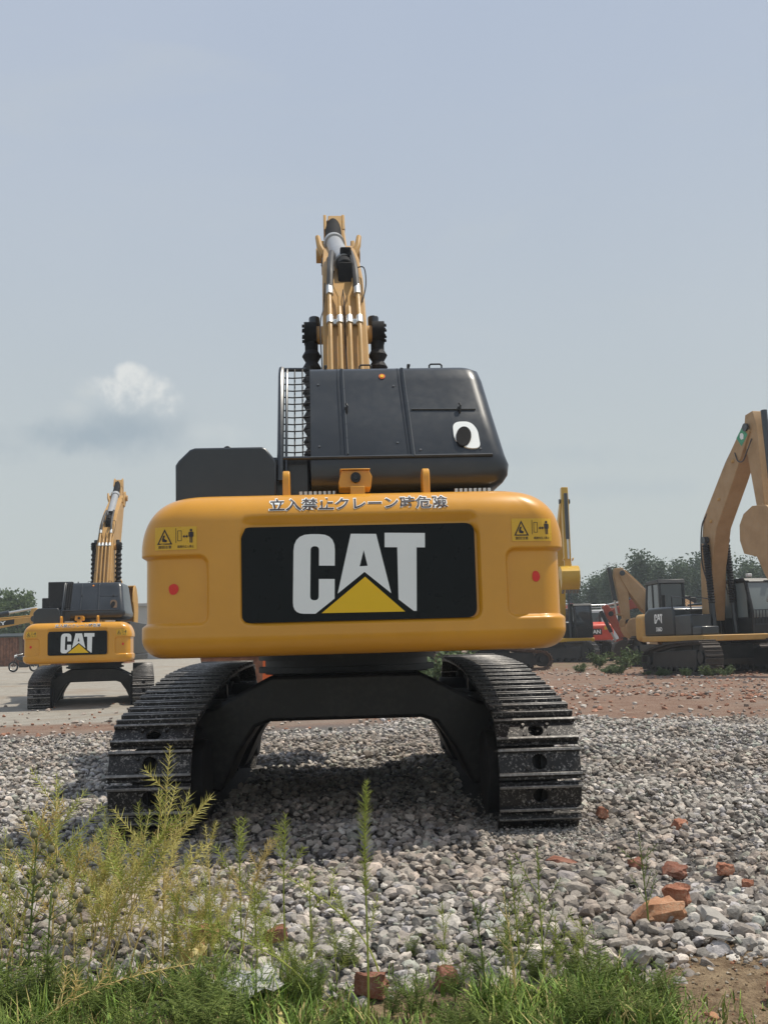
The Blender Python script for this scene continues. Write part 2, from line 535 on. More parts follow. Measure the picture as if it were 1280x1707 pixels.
soil = N.mix(N.step(n_mid, 0.5, 0.7), soil, (0.36, 0.27, 0.17))
gravel = N.mix(n_vf, (0.08, 0.075, 0.07), (0.22, 0.205, 0.195))
red = N.mix(N.step(n_mid, 0.3, 0.7), (0.20, 0.118, 0.082), (0.285, 0.19, 0.14))
red = N.mix(N.step(n_fine, 0.5, 0.72), red, (0.36, 0.28, 0.22))
red = N.mix(N.math('MULTIPLY', N.step(n_big, 0.45, 0.68), 0.7), red, (0.27, 0.22, 0.18))
road = N.mix(N.step(n_mid, 0.3, 0.7), (0.31, 0.28, 0.235), (0.41, 0.38, 0.325))
road = N.mix(N.step(n_big, 0.5, 0.7), road, (0.33, 0.27, 0.21))
yj = N.math('ADD', Y, N.math('MULTIPLY', N.math('SUBTRACT', n_big, 0.5), 3.0))
c = N.mix(N.step(N.math('SUBTRACT', Y, N.math('MULTIPLY', N.step(X, 0.95, 1.3), 0.5)), 4.3, 4.6), soil, gravel)
c = N.mix(N.step(N.math('ADD', yj, N.math('MULTIPLY', X, 0.10)), 17.0, 19.0), c, red)
rm = N.math('MULTIPLY', N.step(N.math('ADD', yj, N.math('MULTIPLY', X, 0.25)), 19.5, 21.0), N.step(N.math('ADD', X, N.math('MULTIPLY', Y, -0.02)), -2.5, -4.5))
c = N.mix(rm, c, road)
gr = N.math('MULTIPLY', N.step(Y, 40, 55), N.step(n_mid, 0.5, 0.62))
c = N.mix(N.math('MULTIPLY', gr, N.step(X, -2, 2)), c, (0.13, 0.15, 0.06))
N.l.new(c, p.inputs['Base Color'])
p.inputs['Roughness'].default_value = 0.95; p.inputs['Specular IOR Level'].default_value = 0.2
b = N.add('ShaderNodeBump'); b.inputs['Strength'].default_value = 0.8; b.inputs['Distance'].default_value = 0.05
N.l.new(N.math('ADD', n_fine, N.math('MULTIPLY', n_vf, 0.5)), b.inputs['Height']); N.l.new(b.outputs[0], p.inputs['Normal'])
MT['ground'] = m
g = np_mesh('ground', np.stack([GX, GY, GZ], -1).reshape(-1, 3), GF, m, smooth=True)
tag(g, kind='structure')


# ------------------------------------------------------------------ gravel
def ico(sub):
    bm = bmesh.new(); bmesh.ops.create_icosphere(bm, subdivisions=sub, radius=1.0)
    V = np.array([v.co[:] for v in bm.verts]); F = np.array([[v.index for v in f.verts] for f in bm.faces]); bm.free()
    return V, F


def rock_protos(sub, n, planes=(6, 11)):
    V, F = ico(sub)
    out = []
    for _ in range(n):
        Q = V * (1 + 0.10 * rng.standard_normal((1, 3)))
        for _ in range(rng.integers(*planes)):
            d = rng.standard_normal(3); d /= np.linalg.norm(d)
            h = rng.uniform(0.45, 0.82)
            t = Q @ d - h
            Q = Q - np.outer(np.clip(t, 0, None) * 0.97, d)
        Q = Q + rng.standard_normal(Q.shape) * (0.05 if sub > 1 else 0.03)
        out.append(Q)
    return np.array(out), F


def rand_rot(n):
    q = rng.standard_normal((n, 4)); q /= np.linalg.norm(q, axis=1)[:, None]
    w, x, y, z = q.T
    return np.stack([np.stack([1 - 2 * (y * y + z * z), 2 * (x * y - z * w), 2 * (x * z + y * w)], -1),
                     np.stack([2 * (x * y + z * w), 1 - 2 * (x * x + z * z), 2 * (y * z - x * w)], -1),
                     np.stack([2 * (x * z - y * w), 2 * (y * z + x * w), 1 - 2 * (x * x + y * y)], -1)], 1)


def scatter_rocks(P, S, colr, sub, flat=0.8):
    protos, F = rock_protos(sub, 14)
    n = len(P)
    k = rng.integers(0, len(protos), n)
    A = rng.uniform(0.7, 1.25, (n, 3))
    V = protos[k] * (A * S[:, None])[:, None, :]
    V = np.einsum('nij,nvj->nvi', rand_rot(n), V)
    V[:, :, 2] *= flat
    V = V + P[:, None, :]
    nv = protos.shape[1]
    FF = (F[None] + (np.arange(n) * nv)[:, None, None]).reshape(-1, 3)
    C = np.repeat(colr, nv, axis=0)
    return V.reshape(-1, 3), FF, C


def jitter_grid(x0, x1, y0, y1, step):
    gx, gy = np.meshgrid(np.arange(x0, x1, step), np.arange(y0, y1, step))
    P = np.stack([gx.ravel(), gy.ravel()], -1)
    return P + rng.uniform(-0.62, 0.62, P.shape) * step


def stone_cols(n):
    v = np.clip(rng.normal(0.36, 0.115, n), 0.12, 0.70)
    t = rng.uniform(0, 1, n)
    tint = np.where(t[:, None] < 0.55, [1.05, 0.97, 0.865], np.where(t[:, None] < 0.8, [1.075, 0.94, 0.82], np.where(t[:, None] < 0.93, [1.0, 0.94, 0.92], [0.95, 0.96, 0.83])))
    return v[:, None] * tint


def far_edge(x): return 17.6 + 0.12 * x + 0.9 * np.sin(x * 0.9) + 0.5 * np.sin(x * 2.7 + 1)
def near_edge(x): return 4.38 + 0.10 * np.sin(x * 3.1 + .5) + 0.08 * np.sin(x * 7.3) + 0.42 * smooth01(1.0, 1.35, x) + 0.12 * smooth01(-0.6, -1.4, x)


Vs, Fs, Cs = [], [], []
off = 0
for (y0, y1, step, sub, smin, smax) in [(4.1, 6.6, 0.047, 2, 0.018, 0.050), (6.6, 11.5, 0.056, 1, 0.021, 0.047), (11.5, 19.5, 0.076, 1, 0.026, 0.050)]:
    hw = 0.40 * y1 + 0.9
    P = jitter_grid(-hw, hw, y0, y1, step)
    x, y = P.T
    keep = (np.abs(x) < 0.385 * y + 0.75) & (y > near_edge(x) + rng.normal(0, 0.06, len(x))) & (y < far_edge(x) + rng.normal(0, 0.5, len(x))) & (y >= y0) & (y < y1)
    P = P[keep]
    n = len(P)
    S = smin + (smax - smin) * rng.uniform(0, 1, n) ** 1.7
    big = rng.uniform(0, 1, n) < (0.05 if y1 < 7 else 0.02)
    S[big] *= rng.uniform(1.2, 1.55, big.sum())
    under = (np.abs(np.abs(P[:, 0] + 0.38) - 1.35) < 0.34) & (P[:, 1] > 7.22) & (P[:, 1] < 12.5)
    S[under] *= 0.72
    bump = 0.035 * np.sin(P[:, 0] * 2.3 + P[:, 1] * 1.1) + 0.03 * np.sin(P[:, 0] * 5.1 - P[:, 1] * 3.7)
    ed = smooth01(0.0, 0.45, P[:, 1] - near_edge(P[:, 0]))
    z = ground_z(P[:, 0], P[:, 1]) - 0.032 + ed * rng.uniform(0.0, 0.045, n) + np.where(under, -0.075, (bump + 0.012) * 0.6 * ed)
    dirt_ = np.array([mnoise.noise((a * .55, c_ * .38, 8.2)) + 0.5 * mnoise.noise((a * 1.7, c_ * 1.2, 2.2)) for a, c_ in P])
    shade = (1.0 + 0.28 * dirt_)[:, None] * np.where(dirt_[:, None] < -0.1, [1.0, 0.955, 0.92], [1.0, 1.0, 1.0])
    V, F, C = scatter_rocks(np.column_stack([P, z]), S, stone_cols(n) * shade, sub)
    Vs.append(V); Fs.append(F + off); Cs.append(C); off += len(V)
# fines: small crushed grit pressed in round the tracks and between the stones
for (x0, x1, y0, y1, cnt, z0) in [(-2.15, -1.25, 6.9, 8.3, 5200, -0.035), (0.55, 1.45, 6.9, 8.3, 5200, -0.035), (-3.6, 3.6, 4.6, 9.5, 9000, -0.012)]:
    P = np.column_stack([rng.uniform(x0, x1, cnt), rng.uniform(y0, y1, cnt)])
    S = 0.007 + 0.014 * rng.uniform(0, 1, cnt) ** 2
    V, F, C = scatter_rocks(np.column_stack([P, ground_z(P[:, 0], P[:, 1]) + z0 + rng.uniform(0, 0.02, cnt)]), S, stone_cols(cnt) * 0.85, 1)
    Vs.append(V); Fs.append(F + off); Cs.append(C); off += len(V)
gravel_o = np_mesh('gravel', np.concatenate(Vs), np.concatenate(Fs), MT['stone'], np.concatenate(Cs))
tag(gravel_o, 'grey crushed stone spread around and under the big excavator', 'gravel', kind='stuff')

# brick chips and pebbles strewn over the red dirt further out
P = np.concatenate([jitter_grid(-14, 24, 17.0, 30, 0.23), jitter_grid(-4, 26, 30, 46, 0.42)])
x, y = P.T
keep = (np.abs(x) < 0.39 * y + 1) & (y > far_edge(x) - 0.6) & (rng.uniform(0, 1, len(x)) < np.clip(0.15 + 0.9 * np.array([mnoise.noise((a * .5, b * .35, 3.1)) for a, b in P]) + 0.35 * smooth01(19, 23, y), 0.05, 1)) & ~((x < -3.5) & (y > 20.5 - 0.25 * x) & (rng.uniform(0, 1, len(x)) < .9))
P = P[keep]; n = len(P)
S = 0.018 + 0.055 * rng.uniform(0, 1, n) ** 3 + 0.0006 * P[:, 1]
t = rng.uniform(0, 1, n)
cc = np.where(t[:, None] < 0.42, [0.38, 0.20, 0.135], np.where(t[:, None] < 0.75, [0.40, 0.33, 0.28], np.where(t[:, None] < 0.9, [0.55, 0.50, 0.44], [0.17, 0.14, 0.12]))) * rng.uniform(0.7, 1.2, (n, 1))
V, F, C = scatter_rocks(np.column_stack([P, ground_z(P[:, 0], P[:, 1]) - 0.01]), S, cc, 1, 0.65)
tag(np_mesh('rubble', V, F, MT['chip'], C), 'brick chips and pebbles strewn over reddish dirt behind the gravel', 'rubble', kind='stuff')


# ------------------------------------------------------------------ the big excavator
# local frame: x right, y forward (away from the camera), z up, origin on the ground under the swing centre
CW_W, CW_Z0, CW_Z1, CW_Y = 1.385, 1.235, 2.285, -3.10
CW_CX = 0.015


def cw_inset(z):
    rb = 0.13
    side = rear = 0.0
    if z < CW_Z0 + rb:
        k = (CW_Z0 + rb - z) / rb
        side = rear = rb * (1 - math.sqrt(max(0, 1 - k * k)))
        rear *= 1.25
    a, b = 0.30, 0.36
    if z > CW_Z1 - b:
        k = (z - (CW_Z1 - b)) / b
        side = a * (1 - math.sqrt(max(0, 1 - k * k)))
    a, b = 0.20, 0.19
    if z > CW_Z1 - b:
        k = (z - (CW_Z1 - b)) / b
        rear = a * (1 - math.sqrt(max(0, 1 - k * k)))
    return side, rear


def sst(a, b, x):
    t = min(1, max(0, (x - a) / (b - a))); return t * t * (3 - 2 * t)


def cw_recess(x, z):
    """depth of the pressed panels at rear position x (continued round the sides) and height z"""
    d = 0.0
    # middle panel
    cx, hx, z0, z1, r = 0.037, 0.776, 1.424, 2.145, 0.07
    qx = abs(x - cx) - hx + r; qz = abs(z - (z0 + z1) / 2) - (z1 - z0) / 2 + r
    s = math.hypot(max(qx, 0), max(qz, 0)) + min(max(qx, qz), 0) - r
    wdt = 0.024 + 0.055 * sst(1.98, 2.07, z)
    d += 0.036 * sst(0, wdt, -s)
    # side pockets
    for sg, e in ((-1, 0.925), (1, 0.965)):
        ax = sg * x
        z0, z1, r = 1.43, 1.895, 0.075
        qx = (e + r) - ax; qz = abs(z - (z0 + z1) / 2) - (z1 - z0) / 2 + r
        s = math.hypot(max(qx, 0), max(qz, 0)) + min(max(qx, qz), 0) - r
        d += 0.032 * sst(0, 0.028 + 0.012 * sst(0.05, 0.0, z - z0), -s)
    return d


def cw_plan(u, w, yr):
    """plan outline of one level: u = signed distance along the outline from the middle; returns x, y, nx, ny"""
    sg = 1 if u >= 0 else -1; a = abs(u)
    R = 0.19
    straight = w - R
    bulge = 0.05 * max(0.0, (min(a, straight) - 0.80) / 0.5) ** 2
    if a <= straight:
        sl = 0.05 * 2 * max(0.0, (a - 0.80) / 0.5) / 0.5
        l = math.hypot(1, sl)
        return sg * a, yr + bulge, sg * sl / l, -1 / l
    yc = yr + bulge + R
    arc = R * PI / 2
    if a <= straight + arc:
        t = (a - straight) / R
        return sg * (straight + R * math.sin(t)), yc - R * math.cos(t), sg * math.sin(t), -math.cos(t)
    return sg * w, yc + (a - straight - arc), sg, 0.0


def cw_y(x, z):
    """rear surface at x, z"""
    side, rear = cw_inset(z)
    w = CW_W - side
    xl = x - CW_CX
    R = 0.19
    a = abs(xl); straight = w - R
    y = CW_Y + rear + 0.05 * max(0.0, (min(a, straight) - 0.80) / 0.5) ** 2
    if a > straight:
        t = min(1, (a - straight) / R)
        y += R * (1 - math.sqrt(1 - t * t))
    return y + cw_recess(xl, z)


def logo_polys():
    def q(p):
        px, py = p
        return (-0.378 + 0.00389 * ((px - 490) + 0.028 * (957 - py)), 1.752 + 0.00389 * ((957 - py) - 0.028 * (px - 490) * -1 * -1))
    Cp = round_poly([(557, 943), (557, 891), (489, 891), (489, 1022), (526, 1022), (557, 997), (557, 965), (531, 965), (531, 1000), (517, 1000), (517, 911), (531, 911), (531, 943)],
                    [0, 26, 28, 26, 0, 0, 0, 0, 7, 7, 7, 7, 0])
    A = [(583, 890), (625, 890), (650, 988), (606, 953), (562, 989)]
    Ah = [(604.5, 917), (611, 943), (598, 944)]
    T = [(639, 888), (706, 888), (706, 912), (692, 912), (692, 1017), (687, 1017), (662, 998), (660, 912), (639, 912)]
    tri = [(607, 961), (673, 1018), (536, 1021)]
    f = lambda P: [q(p) for p in P]
    return f(Cp), f(A), f(Ah), f(T), f(tri)


def fill2d(outer, hole=None):
    """triangulated flat polygon with an optional hole: vertices (x, z), faces"""
    bm = bmesh.new()
    es = []
    for loop in [outer] + ([hole] if hole else []):
        vs = [bm.verts.new((a, 0, b)) for a, b in loop]
        es += [bm.edges.new((vs[i], vs[(i + 1) % len(vs)])) for i in range(len(vs))]
    bmesh.ops.triangle_fill(bm, use_beauty=True, use_dissolve=False, edges=es)
    bm.verts.index_update()
    vs = [tuple(v.co) for v in bm.verts]; fs = [tuple(v.index for v in f.verts) for f in bm.faces]
    bm.free()
    return vs, fs


def slab(outer, h, hole=None):
    """flat shape in the x-z plane, standing h proud towards -y"""
    vs, fs = fill2d(outer, hole)
    n = len(vs)
    V = [(x, -h, z) for x, y, z in vs] + [(x, 0.0, z) for x, y, z in vs]
    F = list(fs) + [tuple(i + n for i in f[::-1]) for f in fs]
    from collections import Counter
    cnt = Counter()
    for f in fs:
        for i in range(3): cnt[tuple(sorted((f[i], f[(i + 1) % 3])))] += 1
    for (a, b), c in cnt.items():
        if c == 1: F.append((a, b, b + n, a + n))
    return V, F


def counterweight(root):
    us = sorted(set([round(v, 4) for v in
         list(np.linspace(0, 0.70, 14)) + list(np.linspace(0.70, 1.03, 66)) + list(np.linspace(1.03, 1.19, 12)) + list(np.linspace(1.19, 1.48, 14)) + list(np.linspace(1.5, 2.05, 10))]))
    us = [-u for u in us[::-1] if u > 0] + us
    zs = list(CW_Z0 + 0.13 * (1 - np.cos(np.linspace(0, PI / 2, 10)))) + list(np.linspace(1.37, 1.52, 26)) + list(np.linspace(1.53, 1.84, 16)) + list(np.linspace(1.845, 2.17, 56)) + list(2.17 + 0.115 * np.sin(np.linspace(0.1, PI / 2, 16)))
    V = []; F = []
    for z in zs:
        side, rear = cw_inset(z)
        w = CW_W - side
        k = w / CW_W if w < CW_W else 1
        for u in us:
            # keep the pressed panels vertical: the outline only shortens at the corners
            uu = u if abs(u) < 0.9 else math.copysign(0.9 + (abs(u) - 0.9), u)
            if abs(u) > 0.9: uu = math.copysign(abs(u) - (CW_W - w) * min(1, (abs(u) - 0.9) / 0.27), u)
            x, y, nx, ny = cw_plan(uu, w, CW_Y + rear)
            d = cw_recess(u if abs(u) < 1.1 else u, z)
            V.append((x - nx * d + CW_CX, y - ny * d, z))
    n = len(us)
    for i in range(len(zs) - 1):
        for j in range(n - 1):
            F.append((i * n + j, i * n + j + 1, (i + 1) * n + j + 1, (i + 1) * n + j))
    F.append(tuple(range(n))); F.append(tuple(range((len(zs) - 1) * n, len(zs) * n)))
    for i in range(len(zs) - 1):
        F.append((i * n, (i + 1) * n, (i + 1) * n + n - 1, i * n + n - 1))
    mb = MB(); mb.add(V, F)
    cw = mb.build('counterweight', MT['yellow'], root, smooth=42)

    def decal(name, vs, fs, mat, lift, flat=None, par=cw):
        out = []
        for x, y, z in vs:
            yy = (cw_y(x, z) if flat is None else flat) - lift + y
            out.append((x, yy, z))
        b = MB(); b.add(out, fs)
        return b.build(name, mat, par, smooth=0)
    # black logo panel lying in the recess
    floor = CW_Y + 0.036
    pan = round_poly([(-0.715, 1.447), (0.790, 1.447), (0.790, 2.058), (-0.715, 2.058)], 0.065, 6)
    vs, fs = slab(pan, 0.004)
    pl = decal('logo_panel', vs, fs, MT['panel'], 0.012, floor)
    Cp, A, Ah, T, tri = logo_polys()
    b = MB()
    for poly, hole in ((Cp, None), (A, Ah), (T, None)):
        vs, fs = fill2d(poly, hole)
        b.add([(x, floor - 0.0195, z) for x, y, z in vs], fs)
    b.build('logo_letters', MT['white'], cw, smooth=0)
    vs, fs = fill2d(tri)
    decal('logo_triangle', vs, fs, MT['decal_yellow'], 0.0195, floor)
    # warning line along the upper lip
    body = '立入禁止クレーン時危險'
    vs, fs = text_mesh(body, 1.164, 0.100, 0.046)
    decal('warning_outline', [(x + 0.049, 0, z + 2.203 + 0.0 * x) for x, y, z in vs], fs, MT['white'], 0.003)
    vs, fs = text_mesh(body, 1.150, 0.087, 0.014)
    decal('warning_text', [(x + 0.049, 0, z + 2.203) for x, y, z in vs], fs, MT['ink'], 0.005)
    # warning stickers
    for cx, cz in ((-1.125, 1.998), (1.168, 2.003)):
        w, h = 0.270, 0.148
        gx = np.linspace(-w / 2, w / 2, 13); gz = np.linspace(-h / 2, h / 2, 7)
        vs = [(cx + a, 0, cz + b_) for b_ in gz for a in gx]
        fs = [(j * 13 + i, j * 13 + i + 1, (j + 1) * 13 + i + 1, (j + 1) * 13 + i) for j in range(6) for i in range(12)]
        st = decal('warning_sticker', vs, fs, MT['sticker'], 0.004)
        b = MB()

        def put(vv, ff):
            b.add([(x + cx, cw_y(x + cx, z + cz) - 0.0065, z + cz) for x, y, z in vv], ff)

        def rect(x0, x1, z0, z1): put([(x0, 0, z0), (x1, 0, z0), (x1, 0, z1), (x0, 0, z1)], [(0, 1, 2, 3)])
        put(*fill2d([(-0.12, -0.038), (-0.022, -0.038), (-0.071, 0.062)], [(-0.108, -0.031), (-0.034, -0.031), (-0.071, 0.045)]))
        put(*fill2d([(-0.085, -0.02), (-0.06, -0.024), (-0.055, -0.012), (-0.075, 0.0), (-0.068, 0.02), (-0.08, 0.02), (-0.088, -0.005)]))
        rect(0.0, 0.003, -0.03, 0.065)
        for a, c_, d_, e_ in ((0.012, 0.038, 0.046, 0.049), (0.012, 0.038, -0.018, -0.015), (0.012, 0.015, -0.015, 0.046), (0.035, 0.038, -0.015, 0.046)): rect(a, c_, d_, e_)
        rect(0.055, 0.070, 0.008, 0.014)
        put(*fill2d([(0.045, 0.011), (0.057, 0.0), (0.057, 0.022)])); put(*fill2d([(0.080, 0.011), (0.068, 0.0), (0.068, 0.022)]))
        put(*fill2d([(0.099 + 0.009 * math.cos(t), 0.050 + 0.009 * math.sin(t)) for t in np.linspace(0, 2 * PI, 9)[:-1]]))
        rect(0.088, 0.110, 0.006, 0.040); rect(0.090, 0.097, -0.030, 0.006); rect(0.101, 0.108, -0.030, 0.006)
        rect(0.083, 0.087, 0.008, 0.038); rect(0.111, 0.115, 0.008, 0.038)
        vv, ff = text_mesh('旋回注意', 0.085, 0.020, 0.01); put([(x - 0.070, y, z - 0.054) for x, y, z in vv], ff)
        vv, ff = text_mesh('範囲内立入禁止', 0.105, 0.017, 0.01); put([(x + 0.064, y, z - 0.054) for x, y, z in vv], ff)
        b.build('sticker_print', MT['ink'], cw, smooth=0)
    for cx, cz, rx, rz, ph in ((-1.145, 1.675, 0.032, 0.036, 0.6), (1.188, 1.702, 0.026, 0.037, 2.0)):
        pts = [(cx + rx * math.cos(t) * (1 + .06 * math.sin(3 * t + ph)), cz + rz * math.sin(t) * (1 + .05 * math.sin(2 * t + ph))) for t in np.linspace(0, 2 * PI, 21)[:-1]]
        vs, fs = fill2d(pts)
        decal('red_paint_dot', vs, fs, MT['red'], 0.004)
    # lifting eyes on top
    for cx in (-0.425, 0.512):
        b = MB()
        prof = round_poly([(-2.86, 2.24), (-2.70, 2.24), (-2.70, 2.465), (-2.86, 2.465)], [0, 0, 0.07, 0.07], 6)
        b.prism(prof, cx - 0.024, cx + 0.024, 'x')
        b.build('lifting_eye', MT['yellow'], cw, bevel=0.008)
    return cw


def hood_y(z): return -2.45 + (z - 2.62) * 0.5556


def main_excavator(name):
    root = empty(name)
    counterweight(root)
    # ---- engine hood
    zb, zc, zt = 2.395, 2.60, 3.372
    yb, yt, yf = -2.45, hood_y(3.372), -0.75
    bm = bmesh.new()
    rings = [(2.375, -2.34, 0.95), (2.39, -2.40, 1.04), (2.425, -2.435, 1.115), (2.475, -2.45, 1.15), (zc - 0.05, -2.458, 1.16), (zc + 0.02, hood_y(zc + 0.02), 1.135), (2.95, hood_y(2.95), 1.085), (3.25, hood_y(3.25), 1.042), (3.335, hood_y(3.325), 1.018), (zt - 0.008, hood_y(zt) + 0.015, 0.975), (zt, hood_y(zt) + 0.06, 0.93)]
    xl = -0.262
    lev = []
    for z, yr, xr in rings:
        R = 0.11
        row = [(xl, yf), (xl, yr)]
        for xx in (-0.06, 0.2, 0.42, 0.75): row.append((xx, yr))
        for k in range(7):
            t = k / 6 * PI / 2
            row.append((xr - R + R * math.sin(t), yr + R - R * math.cos(t)))
        row.append((xr, yf))
        lev.append([bm.verts.new((a, b_, z)) for a, b_ in row])
    n = len(lev[0])
    for i in range(len(lev) - 1):
        for j in range(n):
            bm.faces.new((lev[i][j], lev[i][(j + 1) % n], lev[i + 1][(j + 1) % n], lev[i + 1][j]))
    bm.faces.new(lev[0][::-1]); bm.faces.new(lev[-1])
    mb = MB(); bm.verts.index_update()
    mb.add([v.co[:] for v in bm.verts], [tuple(v.index for v in f.verts) for f in bm.faces]); bm.free()
    hood = mb.build('engine_hood', MT['dark'], root, smooth=40)

    def on_hood(x, z, lift=0.0):
        y = hood_y(z)
        return Vector((x, y - lift * 0.87, z + lift * 0.49))
    # panel joints: raised folds
    b = MB()
    for (xa, za, xb, zb_, w) in ((-0.026, 3.355, -0.010, 2.62, 0.011), (-0.060, 3.355, -0.046, 2.62, 0.004), (0.428, 3.355, 0.462, 2.60, 0.012), (0.395, 3.355, 0.432, 2.62, 0.004)):
        b.tube([on_hood(xa + (xb - xa) * t, za + (zb_ - za) * t, 0.002) for t in np.linspace(0, 1, 8)], w, 6)
    b.tube([on_hood(0.478, 2.995, 0.002), on_hood(0.95, 2.988, 0.002)], 0.009, 6)
    b.tube([on_hood(-0.262, zc + 0.01, 0.002), on_hood(1.03, zc + 0.01, 0.002)], 0.012, 6)
    b.build('panel_seam', MT['dark'], hood)
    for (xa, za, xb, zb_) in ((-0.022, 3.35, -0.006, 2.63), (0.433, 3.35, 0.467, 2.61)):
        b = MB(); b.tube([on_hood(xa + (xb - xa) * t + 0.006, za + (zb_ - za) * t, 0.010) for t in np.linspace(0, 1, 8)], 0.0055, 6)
        b.build('panel_edge', MT['edge_grey'], hood)  # lighter grey strip paints the highlight and wear along the fold edge
    for x, z in ((-0.20, 2.70), (-0.20, 3.22), (0.36, 2.72), (0.36, 3.20), (0.95, 2.66), (0.52, 2.66)):
        b = MB(); b.disc(on_hood(x, z, 0.003), (0, -0.874, 0.486), 0.009, 0.008, 6); b.build('hood_bolt', MT['edge_grey'], hood)
    for x, z in ((0.0, 3.0), (0.83, 2.99)):
        b = MB(); p = on_hood(x, z, 0.012)
        b.tube([p + Vector((0, 0, 0.04)), p + Vector((0.008, -0.012, 0.02)), p + Vector((0.004, -0.015, -0.02)), p + Vector((0, 0, -0.045))], 0.007, 6)
        b.box(p.x - 0.012, p.x + 0.012, p.y - 0.008, p.y + 0.008, p.z - 0.012, p.z + 0.012)
        b.build('hood_latch', MT['black'], hood)
    b = MB(); p = on_hood(0.278, 3.285, 0.003)
    nrm = Vector((0, -0.874, 0.486))
    b.disc(p, nrm, 0.024, 0.008, 20); bd = b.build('round_badge', MT['orange'], hood)
    b = MB(); b.disc(p + nrm * 0.005, nrm, 0.014, 0.004, 16); b.build('badge_centre', MT['decal_yellow'], hood)
    # exhaust opening: oval pale plate with the dark pipe mouth
    b = MB()
    pts = []
    fr = Matrix(((1, 0, 0), (0, -0.486 * -1, 0), (0, 0, 1)))
    ox, oz = 0.853, 2.768
    upv = Vector((0, 0.486, 0.874))
    O = on_hood(ox, oz, 0.0)
    oval = round_poly([(-0.085, 0.126), (0.045, 0.126), (0.092, 0.05), (0.098, -0.126), (0.0, -0.126), (-0.086, -0.05)], 0.085, 8)
    vs, fs = slab(oval, 0.012)
    b.add([O + Vector((1, 0, 0)) * x + upv * z - nrm * y for x, y, z in vs], fs)
    b.build('exhaust_collar', MT['white'], hood, smooth=30)
    b = MB()
    pc = O + Vector((-0.016, 0, 0)) + upv * -0.018
    el = [(0.054 * math.cos(t), 0.090 * math.sin(t)) for t in np.linspace(0, 2 * PI, 29)[:-1]]
    el = [(x * math.cos(.18) - z * math.sin(-.18), x * math.sin(-.18) + z * math.cos(.18)) for x, z in el]
    vs, fs = slab(el, 0.022)
    b.add([pc + Vector((1, 0, 0)) * x + upv * z - nrm * y for x, y, z in vs], fs)
    b.build('exhaust_pipe', MT['matte_black'], hood, smooth=30)
    # hoop handles and small latches on the roof edge
    for x0, x1 in ((0.115, 0.205), (0.650, 0.745)):
        b = MB(); y = yt + 0.08; z = zt
        b.tube([(x0, y, z - .01), (x0, y, z + 0.028), (x0 + .012, y, z + 0.038), (x1 - .012, y, z + 0.038), (x1, y, z + 0.028), (x1, y, z - .01)], 0.007, 6)
        b.build('hood_handle', MT['black'], hood)
    for x in (-0.146, 0.486):
        b = MB(); b.box(x - 0.008, x + 0.010, yt + .04, yt + 0.10, zt - 0.01, zt + 0.03); b.box(x - .008, x + .016, yt + .05, yt + .09, zt + .018, zt + .036)
        b.build('roof_catch', MT['black'], hood, bevel=0.003)
    # ---- wire mesh side guard left of the hood
    b = MB()
    for x, r in ((-0.476, 0.024), (-0.435, 0.010)):
        b.tube([(x, hood_y(2.56) + .01, 2.45), (x, hood_y(2.6), 2.6), (x + .002, hood_y(3.30), 3.31), (x + 0.004, hood_y(3.36) + .03, 3.372)], r, 8)
    b.tube([(-0.478, hood_y(3.365) + 0.03, 3.368), (-0.262, hood_y(3.365) + .03, 3.366)], 0.016, 8)
    b.tube([(-0.478, hood_y(2.60), 2.61), (-0.262, hood_y(2.60), 2.61)], 0.014, 8)
    guard = b.build('guard_frame', MT['dark'], root)
    b = MB()
    for x in (-0.375, -0.318):
        b.tube([(x, hood_y(2.6) + .01, 2.6), (x, hood_y(3.36) + .02, 3.365)], 0.0055, 5)
    zz = 2.66
    while zz < 3.34:
        b.tube([(-0.47, hood_y(zz) + .012, zz + 0.004), (-0.39, hood_y(zz), zz - 0.004), (-0.33, hood_y(zz) - .004, zz - 0.003), (-0.262, hood_y(zz), zz + 0.006)], 0.0052, 5)
        zz += 0.057
    b.build('wire_mesh', MT['black'], guard)
    b = MB()
    zz = 2.64
    while zz < 3.36:
        b.prism([(-0.262, zz), (-0.262, zz + 0.045), (-0.292, zz + 0.034), (-0.292, zz + 0.012)], hood_y(zz) + .01, hood_y(zz) + 0.06, 'y')
        zz += 0.051
    b.build('louvre_strip', MT['black'], guard)
    # ---- left compartment with chamfered corners
    b = MB()
    prof = [(-1.205, 2.26), (-1.205, 2.568), (-1.185, 2.60), (-1.105, 2.678), (-1.07, 2.690), (-0.605, 2.690), (-0.575, 2.678), (-0.515, 2.60), (-0.505, 2.57), (-0.505, 2.26)]
    b.prism(prof, -2.50, -1.15, 'y')
    box = b.build('side_compartment', MT['dark'], root, bevel=0.014)
    b = MB()
    pts = [(-0.87 + 0.030 * math.cos(t), -2.2, 2.715 + 0.034 * math.sin(t)) for t in np.linspace(-0.5, PI + .5, 12)]
    b.tube(pts, 0.0065, 6); b.build('lifting_ring', MT['black'], box)
    b = MB(); b.tube([(-1.05, -2.3, 2.693), (-0.985, -2.3, 2.697), (-0.97, -2.3, 2.690)], 0.008, 6); b.build('cover_handle', MT['black'], box)
    b = MB(); b.box(-0.62, -0.270, -2.36, -1.2, 2.26, 2.64); b.build('inner_cover', MT['dark'], root, bevel=0.02)
    # ---- camera bracket on the counterweight
    b = MB(); b.prism([(-0.070, 2.335), (0.140, 2.335), (0.148, 2.41), (0.128, 2.452), (-0.055, 2.452), (-0.076, 2.37)], -2.86, -2.62, 'y')
    b.box(-0.065, 0.135, -2.885, -2.62, 2.453, 2.460)
    br = b.build('camera_bracket', MT['yellow'], root, bevel=0.006)
    b = MB(); b.box(0.0, 0.095, -2.93, -2.70, 2.24, 2.334); b.build('bracket_foot', MT['yellow'], br, bevel=0.004)
